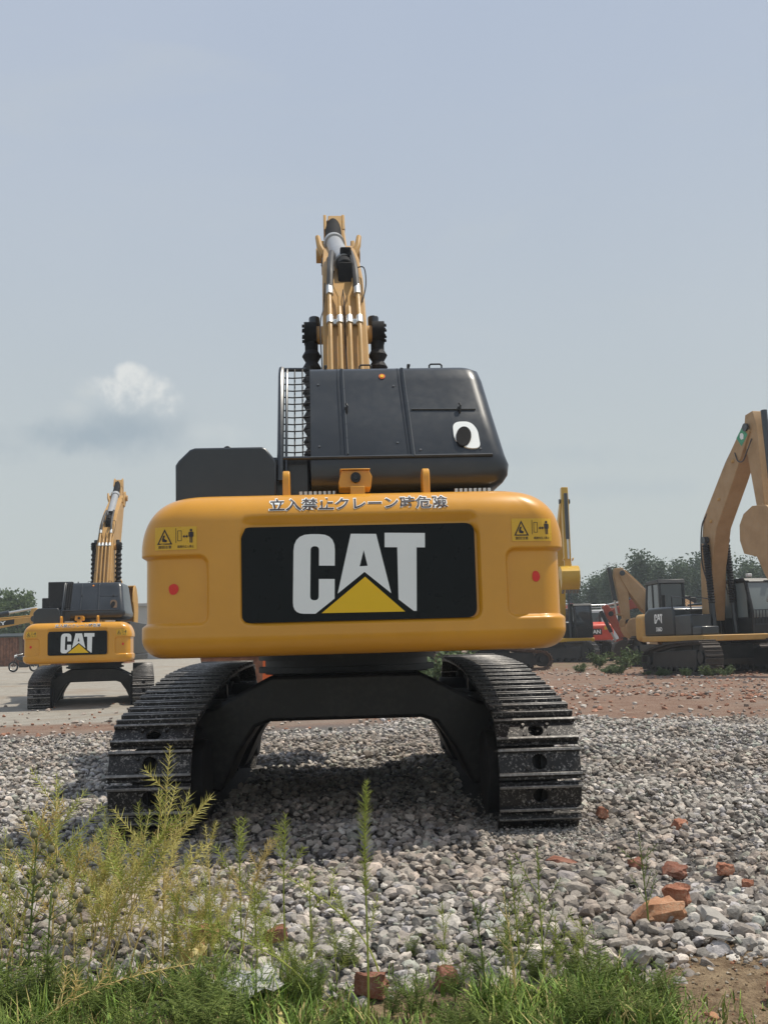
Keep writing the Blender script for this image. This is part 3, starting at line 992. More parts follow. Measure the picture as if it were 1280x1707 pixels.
    b = MB(); b.disc((0.038, -2.875, 2.400), (0, 1, 0), 0.034, 0.04, 24); cm = b.build('rear_camera', MT['black'], br)
    b = MB(); b.disc((0.038, -2.899, 2.400), (0, 1, 0), 0.017, 0.012, 20); b.build('camera_lens', MT['lens'], br)
    for x0 in (-0.33, 0.72):
        b = MB()
        for i in range(8): b.disc((x0 + i * 0.032, -2.78, 2.30), (0, 0, 1), 0.012, 0.05, 6)
        b.box(x0 - 0.03, x0 + 0.254, -2.81, -2.75, 2.262, 2.285)
        b.build('cover_bolts', MT['silver'], root)
    # ---- deck, slew ring, cab, front parts
    b = MB(); b.box(-1.30, 1.30, -2.42, 1.6, 1.26, 1.42); b.box(-0.55, 0.62, -2.4, 2.0, 1.425, 1.98); b.box(-1.3, -0.5, -2.4, -1.0, 1.422, 2.28); b.box(0.5, 1.28, -2.4, 1.9, 1.423, 2.3)
    b.build('deck', MT['black'], root, bevel=0.02)
    b = MB(); b.disc((0, 0, 1.145), (0, 0, 1), 0.74, 0.20, 48); b.disc((0, 0, 1.20), (0, 0, 1), 0.80, 0.06, 48); b.disc((0, 0, 1.085), (0, 0, 1), 0.80, 0.05, 48)
    b.build('slew_ring', MT['black'], root)
    b = MB(); b.prism([(0.30, 1.425), (2.0, 1.425), (2.1, 2.0), (1.75, 3.02), (0.35, 3.02), (0.30, 2.2)], -1.33, -0.38, 'x')
    cab = b.build('cab', MT['black'], root, bevel=0.04)
    b = MB(); b.prism([(0.50, 2.05), (1.9, 2.05), (1.62, 2.88), (0.50, 2.88)], -1.336, -1.326, 'x'); b.build('cab_window', MT['glass'], cab)
    b = MB(); b.box(-1.22, -0.5, 0.294, 0.304, 2.15, 2.85); b.build('cab_window', MT['glass'], cab)
    # ---- boom
    bx = 0.085
    cen = [(0.25, 1.75), (0.75, 2.95), (1.45, 4.35), (1.95, 5.02), (2.6, 5.52), (3.4, 6.05), (4.0, 6.42)]
    hth = [0.22, 0.33, 0.44, 0.46, 0.40, 0.28, 0.19]
    hw = [0.27, 0.255, 0.235, 0.225, 0.215, 0.20, 0.185]
    top = []; bot = []
    for i, (y, z) in enumerate(cen):
        a = Vector(cen[max(0, i - 1)]); c_ = Vector(cen[min(len(cen) - 1, i + 1)])
        t = (c_ - a).normalized(); nn = Vector((-t.y, t.x))
        top.append(tuple(Vector((y, z)) + nn * hth[i])); bot.append(tuple(Vector((y, z)) - nn * hth[i]))
    poly = top + bot[::-1]
    ws = hw + hw[::-1]
    b = MB(); b.prism(poly, [bx - w for w in ws], [bx + w for w in ws], 'x')
    boom = b.build('boom', MT['boom_yellow'], root, bevel=0.012)

    def on_boom(t, lift, x=0.0):
        """t along the top face 0..6"""
        i = min(int(t), 5); f = t - i
        p = Vector(top[i]).lerp(Vector(top[i + 1]), f)
        d = (Vector(top[i + 1]) - Vector(top[i])).normalized(); nn = Vector((-d.y, d.x))
        p = p + nn * lift
        return Vector((bx + x, p.x, p.y))
    # boom tip ears and cross tube for the lift cylinders
    for sx in (-1, 1):
        b = MB()
        x0 = bx + sx * 0.20
        ear = [(3.70, 6.22), (3.98, 6.20), (4.25, 6.42), (4.28, 6.60), (4.14, 6.74), (3.92, 6.66)]
        b.prism(ear, x0 - 0.025, x0 + 0.025, 'x')
        b.disc((bx + sx * 0.245, 4.05, 6.50), (1, 0, 0), 0.10, 0.10, 20)
        b.tube([(bx + sx * 0.19, 3.45, 6.28), (bx + sx * .245, 3.5, 6.42), (bx + sx * .27, 3.62, 6.60)], [0.05, 0.045, 0.035], 6)
        b.build('boom_tip_boss', MT['boom_yellow'], boom, bevel=0.008)
    b = MB(); b.tube([(bx - 0.40, 1.52, 4.66), (bx + 0.40, 1.52, 4.66)], 0.10, 24); b.build('lift_pin_tube', MT['boom_yellow'], boom)
    # pipes along the back of the boom
    for x, t0, t1 in ((-0.150, 0.3, 2.62), (-0.050, 0.3, 2.36), (0.048, 0.3, 2.36), (0.150, 0.3, 2.62)):
        b = MB(); b.tube([on_boom(t, 0.055, x * (1.08 - 0.02 * t)) for t in np.linspace(t0, t1, 24)], 0.024, 8)
        pp = b.build('hydraulic_pipe', MT['boom_yellow'], boom)
        b = MB()
        for tc_ in (2.12,):
            a_ = on_boom(tc_ - 0.06, 0.055, x * 1.04); c_ = on_boom(tc_ + 0.06, 0.055, x * 1.04)
            b.tube([a_, c_], 0.040, 10)
        b.build('pipe_clamp', MT['silver'], pp)
        if abs(x) > 0.1:
            b = MB(); b.tube([on_boom(t1 - 0.02, 0.055, x), on_boom(t1 + 0.13, 0.06, x)], 0.040, 10); b.build('hose_fitting', MT['silver'], pp)
            b = MB(); b.tube([on_boom(t, 0.07 + 0.05 * math.sin((t - t1 - .15) / (3.9 - t1) * PI), x * (1 - 0.22 * (t - t1))) for t in np.linspace(t1 + 0.1, 3.9, 14)], 0.036, 8)
            b.build('hose', MT['hose'], pp)
        else:
            b = MB(); sg = 1 if x > 0 else -1
            b.tube([on_boom(2.36, .055, x), on_boom(2.55, 0.06, x + sg * 0.004), on_boom(2.78, 0.06, x + sg * 0.060), on_boom(3.6, 0.06, x + sg * 0.062)], 0.014, 6)
            b.build('branch_pipe', MT['boom_yellow'], pp)
    for x in (-0.10, 0.10):
        b = MB(); a_ = on_boom(2.12, 0.03, x); b.box(a_.x - 0.03, a_.x + 0.03, a_.y - 0.03, a_.y + 0.03, a_.z - 0.03, a_.z + 0.03)
        b.build('clamp_block', MT['silver'], boom, bevel=0.008)
    # thin cables
    b = MB()
    b.tube(bend([on_boom(1.5, 0.02, -0.24), on_boom(2.0, 0.05, -0.26), on_boom(2.4, 0.02, -0.22), on_boom(2.8, 0.07, -0.20)]), 0.007, 5)
    b.tube(bend([on_boom(2.5, 0.02, 0.20), on_boom(2.8, 0.05, 0.25), on_boom(3.1, 0.09, 0.24), on_boom(3.15, 0.08, 0.15)]), 0.007, 5)
    b.tube([on_boom(0.9, 0.02, 0.10), on_boom(1.3, 0.06, 0.03), on_boom(1.8, 0.05, 0.0), on_boom(2.6, 0.03, 0.0), on_boom(3.6, 0.04, -0.01), on_boom(4.2, 0.07, -0.01)], 0.006, 5)
    b.tube(bend([on_boom(0.8, 0.03, -0.2), on_boom(1.2, 0.06, -0.05), on_boom(1.5, 0.05, -0.15), on_boom(1.55, 0.06, -0.3)]), 0.007, 5)
    b.build('cable', MT['rubber'], boom)
    # ---- stick cylinder on top of the boom
    c0 = Vector((bx + 0.035, 1.70, 5.50)); c1 = Vector((bx - 0.055, 3.78, 6.58)); dirc = (c1 - c0).normalized()
    b = MB(); b.tube([c0 + dirc * 0.30, c1 - dirc * 0.02], 0.108, 24); b.tube([c1 - dirc * 0.16, c1 + dirc * 0.02], 0.135, 24)
    sc = b.build('stick_cylinder', MT['cyl_grey'], root)
    b = MB(); b.tube([c0 - dirc * 0.02, c0 + dirc * 0.34], 0.090, 20); b.box(c0.x - 0.085, c0.x + 0.085, c0.y - .12, c0.y + 0.14, c0.z - 0.26, c0.z + 0.02); b.build('cylinder_base', MT['matte_black'], sc, bevel=0.02)
    b = MB(); k = c0 + dirc * 0.42 + Vector((0.03, -0.05, 0.08)); b.box(k.x - .065, k.x + .065, k.y - 0.10, k.y + 0.16, k.z - 0.12, k.z + 0.05); b.build('valve_block', MT['matte_black'], sc, bevel=0.02)
    e1 = Vector((bx - 0.055, 4.33, 7.04))
    b = MB(); b.tube([c1, e1], [0.112, 0.105], 20); b.build('cylinder_rod', MT['matte_black'], sc)
    b = MB(); b.tube([c1 + Vector((-0.13, 0, -.1)), c1 + Vector((-0.16, -0.1, -0.35)), c0 + Vector((-0.16, .25, 0.22)), c0 + Vector((-0.14, 0.02, -0.05))], 0.02, 6); b.build('hose', MT['hose'], sc)
    # ---- stick, tucked under the boom, its back end carrying the cylinder eye
    b = MB()
    prof = [(4.28, 7.16), (4.50, 7.10), (4.50, 6.85), (4.42, 6.30), (3.30, 4.35), (2.85, 3.55), (2.62, 3.65), (2.80, 4.45), (3.72, 6.32), (4.10, 6.85)]
    hwz = [0.10, 0.10, 0.13, 0.155, 0.15, 0.14, 0.14, 0.15, 0.155, 0.12]
    bxs = bx - 0.02
    b.prism(prof, [bxs - w for w in hwz], [bxs + w for w in hwz], 'x')
    st = b.build('stick', MT['boom_yellow'], root, bevel=0.012)
    b = MB()
    for sx in (-1, 1): b.prism([(4.12, 6.90), (4.53, 6.90), (4.51, 7.16), (4.40, 7.22), (4.27, 7.16)], bxs - 0.02 + sx * 0.125 - 0.02, bxs - 0.02 + sx * 0.125 + 0.02, 'x')
    b.build('stick_end_plate', MT['boom_yellow'], st, bevel=0.008)
    # ---- bucket hanging under the stick
    bucket(root, MT['old_yellow'], Matrix.Translation((bx, 2.74, 3.42)) @ Matrix.Rotation(RAD(10), 4, 'X'), 0.66, 0.85)
    # ---- lift cylinders with dust boots either side of the boom
    for sx in (-1, 1):
        x = bx + sx * 0.36
        A = Vector((x, 1.25, 1.75)); B = Vector((x, 1.52, 4.66)); d = (B - A).normalized()
        b = MB(); b.tube([A, A + d * 1.35], 0.095, 16); lc = b.build('lift_cylinder', MT['matte_black'], root)
        b = MB(); b.tube([A + d * 1.3, B], 0.055, 12); b.build('cylinder_rod', MT['silver'], lc)
        pts, rs = [], []
        nb = 11
        for i in range(2 * nb + 1):
            f = i / (2 * nb); pts.append(A.lerp(B, 0.42 + 0.52 * f)); rs.append(0.105 if i % 2 else 0.066)
        b = MB(); b.tube(pts, rs, 14); b.build('dust_boot', MT['rubber'], lc, smooth=20)
        b = MB(); b.disc(B + Vector((sx * 0.01, 0, 0.02)), (1, 0, 0), 0.128, 0.135, 24); b.tube([B - d * 0.24, B - d * 0.05], 0.072, 14)
        for i in range(8):
            a_ = 2 * PI * i / 8; b.disc(B + Vector((sx * 0.085, 0.09 * math.cos(a_), 0.02 + 0.09 * math.sin(a_))), (1, 0, 0), 0.014, 0.03, 6)
        b.build('cylinder_eye', MT['matte_black'], lc)
        b = MB(); b.tube([B + Vector((-sx * 0.035, 0.05, 0.08)), B + Vector((-sx * 0.035, 0.07, 0.22))], 0.060, 14); b.build('grease_tank', MT['dark'], lc, bevel=0.01)
    undercarriage(root)
    return root


def bucket(root, mat, M, w, s, name='bucket', teeth=5):
    """digging bucket hung from its pin at the origin, opening to -y, lip below"""
    out = [(0.28, 0.12), (0.62, -0.05), (0.92, -0.45), (0.98, -0.95), (0.72, -1.38), (0.22, -1.62), (-0.42, -1.66)]
    inn = [(-0.40, -1.61), (0.20, -1.57), (0.68, -1.34), (0.93, -0.94), (0.87, -0.47), (0.58, -0.09), (0.26, 0.06)]
    b = MB()
    b.prism([(a * s, c * s) for a, c in out + inn], -w, w, 'x')
    side = [(0.28, 0.12), (0.62, -0.05), (0.92, -0.45), (0.98, -0.95), (0.72, -1.38), (0.22, -1.62), (-0.40, -1.66), (-0.34, -1.30), (-0.20, -0.85), (-0.44, -0.42), (-0.30, -0.12), (-0.02, 0.10)]
    for sx in (-1, 1):
        b.prism([(a * s * 1.005, c * s * 1.003) for a, c in side], sx * (w - 0.02), sx * (w + 0.025), 'x')
        b.prism([(0.0, 0.15 * s), (0.45 * s, 0.08 * s), (0.5 * s, 0.25 * s), (0.1 * s, 0.40 * s), (-0.1 * s, 0.30 * s)], sx * w * 0.35 - 0.03, sx * w * 0.35 + 0.03, 'x')
    b.v = [tuple(M @ Vector(p)) for p in b.v]
    bk = b.build(name, mat, root, bevel=0.012)
    for i in range(teeth):
        x = -w + 0.08 + (2 * w - 0.16) * i / (teeth - 1)
        t = MB(); t.prism([(-0.38 * s, -1.56 * s), (-0.38 * s, -1.72 * s), (-0.80 * s, -1.70 * s), (-0.82 * s, -1.66 * s)], x - 0.06, x + 0.06, 'x')
        t.v = [tuple(M @ Vector(p)) for p in t.v]
        t.build('bucket_tooth', MT['worn'], bk, bevel=0.008)
    return bk


def track_loop(off=0.0):
    """closed side outline of the track (y, z): sprocket high in front, smaller idler low at the rear"""
    pts = []
    for a in np.linspace(-PI / 2, RAD(82), 26): pts.append((2.02 + (0.575 + off) * math.cos(a), 0.515 + (0.575 + off) * math.sin(a)))
    for y, z in ((1.3, 1.075), (0.6, 1.055), (-0.1, 1.02), (-0.7, 0.955), (-1.2, 0.895)): pts.append((y, z + off))
    for a in np.linspace(RAD(97), RAD(270), 26): pts.append((-2.02 + (0.415 + off) * math.cos(a), 0.355 + (0.415 + off) * math.sin(a)))
    for y in np.linspace(-1.8, 1.8, 12): pts.append((y, -0.06 - off))
    return pts


def along(pts, n, phase=0.0):
    """n frames evenly spaced round a closed outline: position y, z and outward angle"""
    P = np.array(pts + [pts[0]]); d = np.linalg.norm(np.diff(P, axis=0), axis=1); s = np.concatenate([[0], np.cumsum(d)])
    out = []
    for i in range(n):
        q = ((i + phase) / n * s[-1]) % s[-1]
        y, z = (np.interp(q, s, P[:, k]) for k in (0, 1))
        e = 0.06
        y1, z1 = (np.interp((q + e) % s[-1], s, P[:, k]) for k in (0, 1)); y0, z0 = (np.interp((q - e) % s[-1], s, P[:, k]) for k in (0, 1))
        ty, tz = y1 - y0, z1 - z0
        out.append((y, z, math.atan2(-ty, tz)))
    return out


def pad_mesh(w):
    """track shoe: plate with a dirt hole, two grouser ribs and four bolts; x across, y along the track, z outwards"""
    b = MB()
    # plate with round hole
    hx, hy = w / 2, 0.097
    bm = bmesh.new()
    o = [(-hx, -hy), (hx, -hy), (hx, hy), (-hx, hy)]
    h = [(0.052 * math.cos(t), 0.052 * math.sin(t)) for t in np.linspace(0, 2 * PI, 17)[:-1]]
    vs, fs = slab(o, 0.022, h)
    b.add([(x, z, -y) for x, y, z in vs], fs, 0)
    for yc_, top_ in ((-0.088, 0.052), (0.078, 0.050)):
        b.prism([(yc_ - 0.016, 0.0215), (yc_ + 0.016, 0.0215), (yc_ + 0.008, top_), (yc_ - 0.010, top_)], -hx - 0.003, hx + 0.003, 'x', 0)
        b.box(-hx - 0.003, hx + 0.003, yc_ - 0.011, yc_ + 0.009, top_ - 0.004, top_ + 0.003, 1)
    b.box(-hx, hx, -0.12, -0.088, 0.0, 0.012, 0)
    for sx in (-1, 1):
        for sy in (-1, 1):
            b.disc((sx * 0.085, sy * 0.044 - 0.004, 0.030), (0, 0, 1), 0.015, 0.02, 6, 0)
    # chain links under the plate
    for sx in (-1, 1):
        b.box(sx * 0.085 - 0.022, sx * 0.085 + 0.022, -0.118, 0.095, -0.10, -0.001, 2)
    b.tube([(-0.12, -0.105, -0.05), (0.12, -0.105, -0.05)], 0.028, 8, 2)
    return b


def undercarriage(root):
    ur = empty('undercarriage_pivot'); ur.parent = root
    bpy.data.objects.remove(ur)
    Rz = Matrix.Rotation(RAD(-1.6), 4, 'Z')

    def fin(b, name, mats, parent, **kw):
        o = b.build(name, mats, parent, **kw)
        return o
    G, PW = 1.335, 0.565
    # central X frame
    b = MB()
    prof = [(-0.60, 1.06), (0.60, 1.06), (0.66, 1.03), (1.06, 0.82), (1.22, 0.80), (1.22, 0.20), (1.0, 0.16), (0.86, 0.46), (0.72, 0.66), (0.60, 0.70),
            (-0.60, 0.70), (-0.72, 0.66), (-0.86, 0.46), (-1.0, 0.16), (-1.22, 0.20), (-1.22, 0.80), (-1.06, 0.82), (-0.66, 1.03)]
    for y0, y1, k in ((-1.25, -0.45, 1), (0.45, 1.25, 1)):
        b.prism(prof, y0, y1, 'y')
    b.box(-0.62, 0.62, -0.46, 0.46, 0.705, 1.055)
    lf = fin(b, 'lower_frame', MT['black'], root, bevel=0.03, seg=3)
    lf.matrix_local = Rz
    yr, yf = -2.02, 2.02
    proto = None
    for sx in (-1, 1):
        xc = sx * G
        b = MB()
        b.prism([(-1.75, 0.22), (1.6, 0.22), (1.6, 0.80), (-0.6, 0.78), (-1.75, 0.60)], xc - 0.20, xc + 0.20, 'x')
        b.prism([(-2.05, 0.32), (2.0, 0.36), (2.0, 0.70), (-2.05, 0.50)], xc - 0.14, xc + 0.14, 'x')
        for i in range(8): b.disc((xc, yr + 0.55 + i * 0.44, 0.17), (1, 0, 0), 0.10, 0.34, 16)
        for i in range(2): b.disc((xc, -0.7 + i * 1.5, 0.80 + i * 0.07), (1, 0, 0), 0.075, 0.30, 14)
        tf = fin(b, 'track_frame', MT['black'], root, bevel=0.015); tf.matrix_local = Rz
        for y, zc, rw in ((yr, 0.355, 0.32), (yf, 0.515, 0.42)):
            b = MB(); b.disc((xc, y, zc), (1, 0, 0), rw, 0.14, 40)
            b.disc((xc, y, zc), (1, 0, 0), rw - 0.05, 0.30, 36); b.disc((xc - sx * 0.20, y, zc), (1, 0, 0), rw - 0.03, 0.28, 32)
            if y == yf:
                for i in range(21):
                    a = 2 * PI * i / 21; b.tube([(xc, y + 0.40 * math.cos(a), zc + 0.40 * math.sin(a)), (xc, y + 0.475 * math.cos(a), zc + 0.475 * math.sin(a))], [0.045, 0.02], 6)
            b.build('idler_wheel' if y == yr else 'sprocket', MT['matte_black'], tf, bevel=0.012)
        b = MB()
        # inner chain rail
        fr = along(track_loop(-0.07), 140)
        for s2 in (-1, 1):
            vs = []; fs = []
            for (y, z, a) in fr:
                ny, nz = math.cos(a), math.sin(a)
                for dx, dn in ((-0.03, -0.03), (0.03, -0.03), (0.03, 0.03), (-0.03, 0.03)):
                    vs.append((xc + s2 * 0.05 + dx, y + ny * dn, z + nz * dn))
            n = len(fr)
            for i in range(n):
                for k in range(4):
                    fs.append((i * 4 + k, i * 4 + (k + 1) % 4, ((i + 1) % n) * 4 + (k + 1) % 4, ((i + 1) % n) * 4 + k))
            b.add(vs, fs)
        tr = b.build('track', MT['chain'], root); tr.matrix_local = Rz
        for (y, z, a) in along(track_loop(), 50, 0.35 if sx < 0 else 0.62):
            M = Matrix.Translation((xc, y, z)) @ Matrix.Rotation(a - PI / 2, 4, 'X')
            if proto is None:
                proto = pad_mesh(PW).build('track_pad', [MT['track'], MT['worn'], MT['chain']], tr, smooth=30, bevel=0.003, seg=1)
                o = proto
            else:
                o = proto.copy(); COL.objects.link(o); o.parent = tr
            o.matrix_local = M


big = main_excavator('excavator')
big.location = (-0.381, 10.0, 0.0); big.rotation_euler = (0, 0, RAD(3.2))
tag(big, 'huge yellow excavator in the middle of the gravel, red dots on its counterweight', 'excavator', 'tracked excavators parked in the yard')

twin = copy_tree(big)
twin.location = (-8.38, 31.2, -0.24); twin.rotation_euler = (0, 0, RAD(6))
tag(twin, 'yellow excavator far left on the pale road, its bucket showing past the hood', 'excavator', 'tracked excavators parked in the yard')
for ch in twin.children:
    if ch.name.startswith(('lower_frame', 'track', 'track_frame')):
        ch.matrix_local = Matrix.Rotation(RAD(7), 4, 'Z') @ ch.matrix_local
for ch in twin.children_recursive:
    if ch.name.startswith('exhaust_collar'):
        ch.material_slots[0].link = 'OBJECT'; ch.material_slots[0].material = MT['brown_in']
# the far machine's cab guard
b = MB(); b.box(-0.95, -0.30, -1.9, -1.8, 2.7, 3.42); b.box(-1.15, -0.5, -1.7, -1.6, 2.5, 3.0)
b.build('cab_guard', MT['black'], twin, bevel=0.02)


# ------------------------------------------------------------------ the other machines, simpler but complete
def decal_on(root, vs, fs, mat, name, M):
    b = MB(); b.add([M @ Vector(p) for p in vs], fs)
    return b.build(name, mat, root, smooth=0)


def logo_small(parent, M, size, tri=True):
    Cp, A, Ah, T, tr = logo_polys()
    b = MB(); k = size / 0.84
    for poly, hole in ((Cp, None), (A, Ah), (T, None)):
        vs, fs = fill2d(poly, hole); b.add([M @ Vector(((x - 0.04) * k, 0, (z - 1.75) * k)) for x, y, z in vs], fs)
    o = b.build('logo_letters', MT['white'], parent, smooth=0)
    if tri:
        vs, fs = fill2d(tr); decal_on(parent, [((x - 0.04) * k, 0, (z - 1.75) * k) for x, y, z in vs], fs, MT['decal_yellow'], 'logo_triangle', M)
    return o


SIDE_R = Matrix(((0, -1, 0, 0), (1, 0, 0, 0), (0, 0, 1, 0), (0, 0, 0, 1)))   # x-z lettering onto a face looking to +x


def digger(loc, yaw, under, main, hoodm, armm, trackm, boom, stick_end, bucket_rot, label, group='tracked excavators parked in the yard', cabm='black', tail=2.95, boots=True, see_through=False, bucket_w=0.6, hood_h=2.2, thick=1.0, bucket_s=0.85, back_l=0.85):
    root = empty('excavator', loc, RAD(yaw))
    tag(root, label, 'excavator', group)
    Ru = Matrix.Rotation(RAD(under), 4, 'Z')
    for sx in (-1, 1):
        xc = sx * 1.28
        b = MB()
        for (y, z, a) in along(track_loop(-0.04), 44):
            M = Matrix.Translation((xc, y, z)) @ Matrix.Rotation(a - PI / 2, 4, 'X')
            b.box(-0.30, 0.30, -0.115, 0.115, 0.0, 0.03, 0, M)
            b.box(-0.30, 0.30, -0.10, -0.07, 0.03, 0.065, 0, M); b.box(-0.30, 0.30, 0.05, 0.08, 0.03, 0.065, 0, M)
            b.box(-0.11, 0.11, -0.115, 0.115, -0.09, -0.001, 0, M)
        t = b.build('track', MT[trackm], root, smooth=0); t.matrix_local = Ru
        b = MB()
        b.prism([(-1.8, 0.20), (1.7, 0.20), (1.75, 0.80), (-1.6, 0.70)], xc - 0.19, xc + 0.19, 'x')
        for i in range(8): b.disc((xc, -1.5 + i * 0.43, 0.16), (1, 0, 0), 0.10, 0.40, 14)
        f = b.build('track_frame', MT['black'], root, bevel=0.02); f.matrix_local = Ru
        for y, z, r in ((-2.02, 0.405, 0.30), (2.02, 0.55, 0.41)):
            b = MB(); b.disc((xc, y, z), (1, 0, 0), r, 0.22, 28); b.disc((xc, y, z), (1, 0, 0), r * 0.5, 0.42, 20)
            b.build('wheel', MT['black'], f, bevel=0.015)
    b = MB(); b.box(-1.1, 1.1, -0.7, 0.7, 0.45, 0.95); b.disc((0, 0, 1.02), (0, 0, 1), 0.65, 0.16, 32)
    lf = b.build('lower_frame', MT['black'], root, bevel=0.03); lf.matrix_local = Ru
    b = MB(); b.box(-1.42, 1.42, -tail + 0.6, 1.75, 1.06, 1.26)
    b.build('deck', MT[main], root, bevel=0.03)
    b = MB(); b.box(-1.38, 1.38, -tail, -tail + 0.75, 1.08, 2.06)
    cw = b.build('counterweight', MT[main], root, bevel=0.17, seg=5)
    b = MB(); b.prism([(-tail + 0.76, 1.265), (-0.1, 1.265), (-0.1, hood_h - 0.08), (-0.3, hood_h), (-tail + 1.1, hood_h), (-tail + 0.76, hood_h - 0.2)], -0.45, 1.38, 'x')
    b.box(-1.38, -0.47, -tail + 0.77, -0.15, 1.265, hood_h - 0.15)
    hood = b.build('engine_hood', MT[hoodm], root, bevel=0.07, seg=3)
    b = MB(); b.disc((0.9, -1.6, hood_h + 0.2), (0, 0, 1), 0.08, 0.5, 14); b.build('exhaust_pipe', MT['black'], hood)
    b = MB()
    for i in range(6): b.box(-1.393, -1.38, -1.9, -0.6, 1.4 + i * 0.1, 1.43 + i * 0.1)
    b.build('louvre', MT['black'], hood)
    b = MB(); b.box(0.62, 1.38, -0.05, 1.0, 1.265, 1.95); b.box(0.72, 1.38, 1.02, 1.6, 1.265, 1.55)
    b.build('tank_box', MT[hoodm], root, bevel=0.04)
    # cab: posts, roof, lower panels and panes
    x0, x1, y0, y1, zb, zt = -1.38, -0.42, -0.02, 1.72, 1.265, 3.05
    b = MB()
    for x in (x0, x1 - 0.09):
        b.box(x, x + 0.09, y0, y0 + 0.14, zb, zt - .08)
        b.prism([(y1 - 0.1, zb), (y1, zb), (y1 + 0.04, 2.0), (y1 - 0.22, zt - .08), (y1 - 0.34, zt - .08), (y1 - 0.08, 2.0)], x, x + 0.09, 'x')
        b.box(x, x + 0.09, 0.75, 0.85, zb, zt - .08)
        b.box(x + .01, x + 0.08, y0 + .15, y1 - .1, zb, 1.80)
    b.box(x0, x1, y1 - .06, y1 - .02, zb, 1.78); b.box(x0 + .02, x1 - .02, y0 + .02, y0 + .06, zb, 2.0)
    b.prism([(y0 - .02, zt - .08), (y1 - .18, zt - .08), (y1 - .3, zt + .05), (y0 + .05, zt + .07)], x0 - .02, x1 + .02, 'x')
    cab = b.build('cab', MT[cabm], root, bevel=0.02)
    b = MB(); b.box(x0 + 0.25, x1 - 0.2, 0.55, 0.75, 1.8, 2.6); b.box(x0 + .25, x1 - .2, 0.55, 1.05, 1.6, 1.8); b.build('seat', MT['black'], cab, bevel=0.05)
    if not see_through:
        b = MB(); b.prism([(y1 - 0.035, 1.79), (y1 + .0, 2.0), (y1 - 0.24, zt - .1), (y1 - 0.28, zt - .1), (y1 - .06, 2.0)], x0 + .1, x1 - .1, 'x'); b.build('windscreen', MT['glass'], cab)
        for x in (x0 + .03, x1 - .05):
            b = MB(); b.box(x, x + .02, y0 + .15, 0.74, 1.81, zt - .1); b.box(x, x + .02, 0.86, y1 - .25, 1.81, zt - .1); b.build('side_pane', MT['glass'], cab)
        b = MB(); b.box(x0 + .1, x1 - .1, y0 + .06, y0 + .08, 2.01, zt - .1); b.build('rear_pane', MT['glass'], cab)
    # boom
    bx = 0.08
    n = len(boom)
    th = [0.24, 0.34, 0.42, 0.36, 0.20] if n == 5 else [0.24, 0.42, 0.36, 0.20]
    th = [t * thick for t in th]
    up, dn = [], []
    for i, p in enumerate(boom):
        a = Vector(boom[max(0, i - 1)]); c_ = Vector(boom[min(n - 1, i + 1)]); t = (c_ - a).normalized(); nn = Vector((-t.y, t.x))
        up.append(tuple(Vector(p) + nn * th[i])); dn.append(tuple(Vector(p) - nn * th[i]))
    b = MB(); b.prism(up + dn[::-1], bx - 0.27 * thick, bx + 0.27 * thick, 'x')
    bo = b.build('boom', MT[armm], root, bevel=0.02)
    b = MB()
    for x in (-0.16, -0.06, 0.06, 0.16): b.tube([(bx + x, u[0] - .03, u[1] + .045) for u in up], 0.022, 6)
    b.build('pipe_bundle', MT[armm], bo)
    tip = Vector(boom[-1]); se = Vector(stick_end)
    d = (se - tip).normalized(); nn = Vector((-d.y, d.x))
    back = tip - d * back_l * thick
    sgn = 1 if nn.x > 0 else -1
    nn = nn * sgn    # away from the machine
    prof = [tuple(back - nn * 0.06), tuple(back + nn * 0.34 * thick), tuple(tip + nn * 0.42 * thick + d * 0.1), tuple(se + nn * 0.16), tuple(se - nn * 0.16), tuple(tip - nn * 0.26 * thick + d * 0.5), tuple(tip - nn * 0.24)]
    b = MB(); b.prism(prof, bx - 0.2 * thick, bx + 0.2 * thick, 'x'); st = b.build('stick', MT[armm], root, bevel=0.02)
    b = MB()
    for sx in (-1, 1): b.disc((bx + sx * 0.29 * thick, tip.x, tip.y), (1, 0, 0), 0.13, 0.08, 18)
    b.disc((bx, se.x, se.y), (1, 0, 0), 0.10, 0.62, 18)
    b.build('arm_pin', MT['dark'], st)
    # cylinders
    m = Vector(up[-3]); bk = back + nn * 0.1
    A = Vector((bx, m.x, m.y + 0.15)); B = Vector((bx, bk.x, bk.y)); dd = (B - A)
    b = MB(); b.tube([A, A + dd * 0.62], 0.105, 16); cy = b.build('stick_cylinder', MT['dark'], root)
    b = MB(); b.tube([A + dd * 0.6, B], 0.055, 10); b.build('cylinder_rod', MT['silver'], cy)
    p0 = tip + nn * 0.62 * thick - d * 0.35; p1 = tip + d * (se - tip).length * 0.84 + nn * 0.42
    A = Vector((bx, p0.x, p0.y)); B = Vector((bx, p1.x, p1.y)); dd = B - A
    b = MB(); b.tube([A, A + dd * 0.7], 0.10, 16); cy = b.build('bucket_cylinder', MT['dark'], root)
    b = MB(); b.tube([A + dd * 0.68, B], 0.052, 10); b.build('cylinder_rod', MT['silver'], cy)
    b = MB()
    for sx in (-1, 1): b.prism([tuple(p1 + nn * 0.08), tuple(p1 - nn * 0.3 + d * 0.1), tuple(p1 - nn * 0.36), tuple(p1 - nn * 0.02 - d * .06)], bx + sx * 0.24 - .02, bx + sx * 0.24 + .02, 'x')
    b.build('bucket_link', MT[armm], st)
    mid = Vector(boom[1]).lerp(Vector(boom[2]), 0.6)
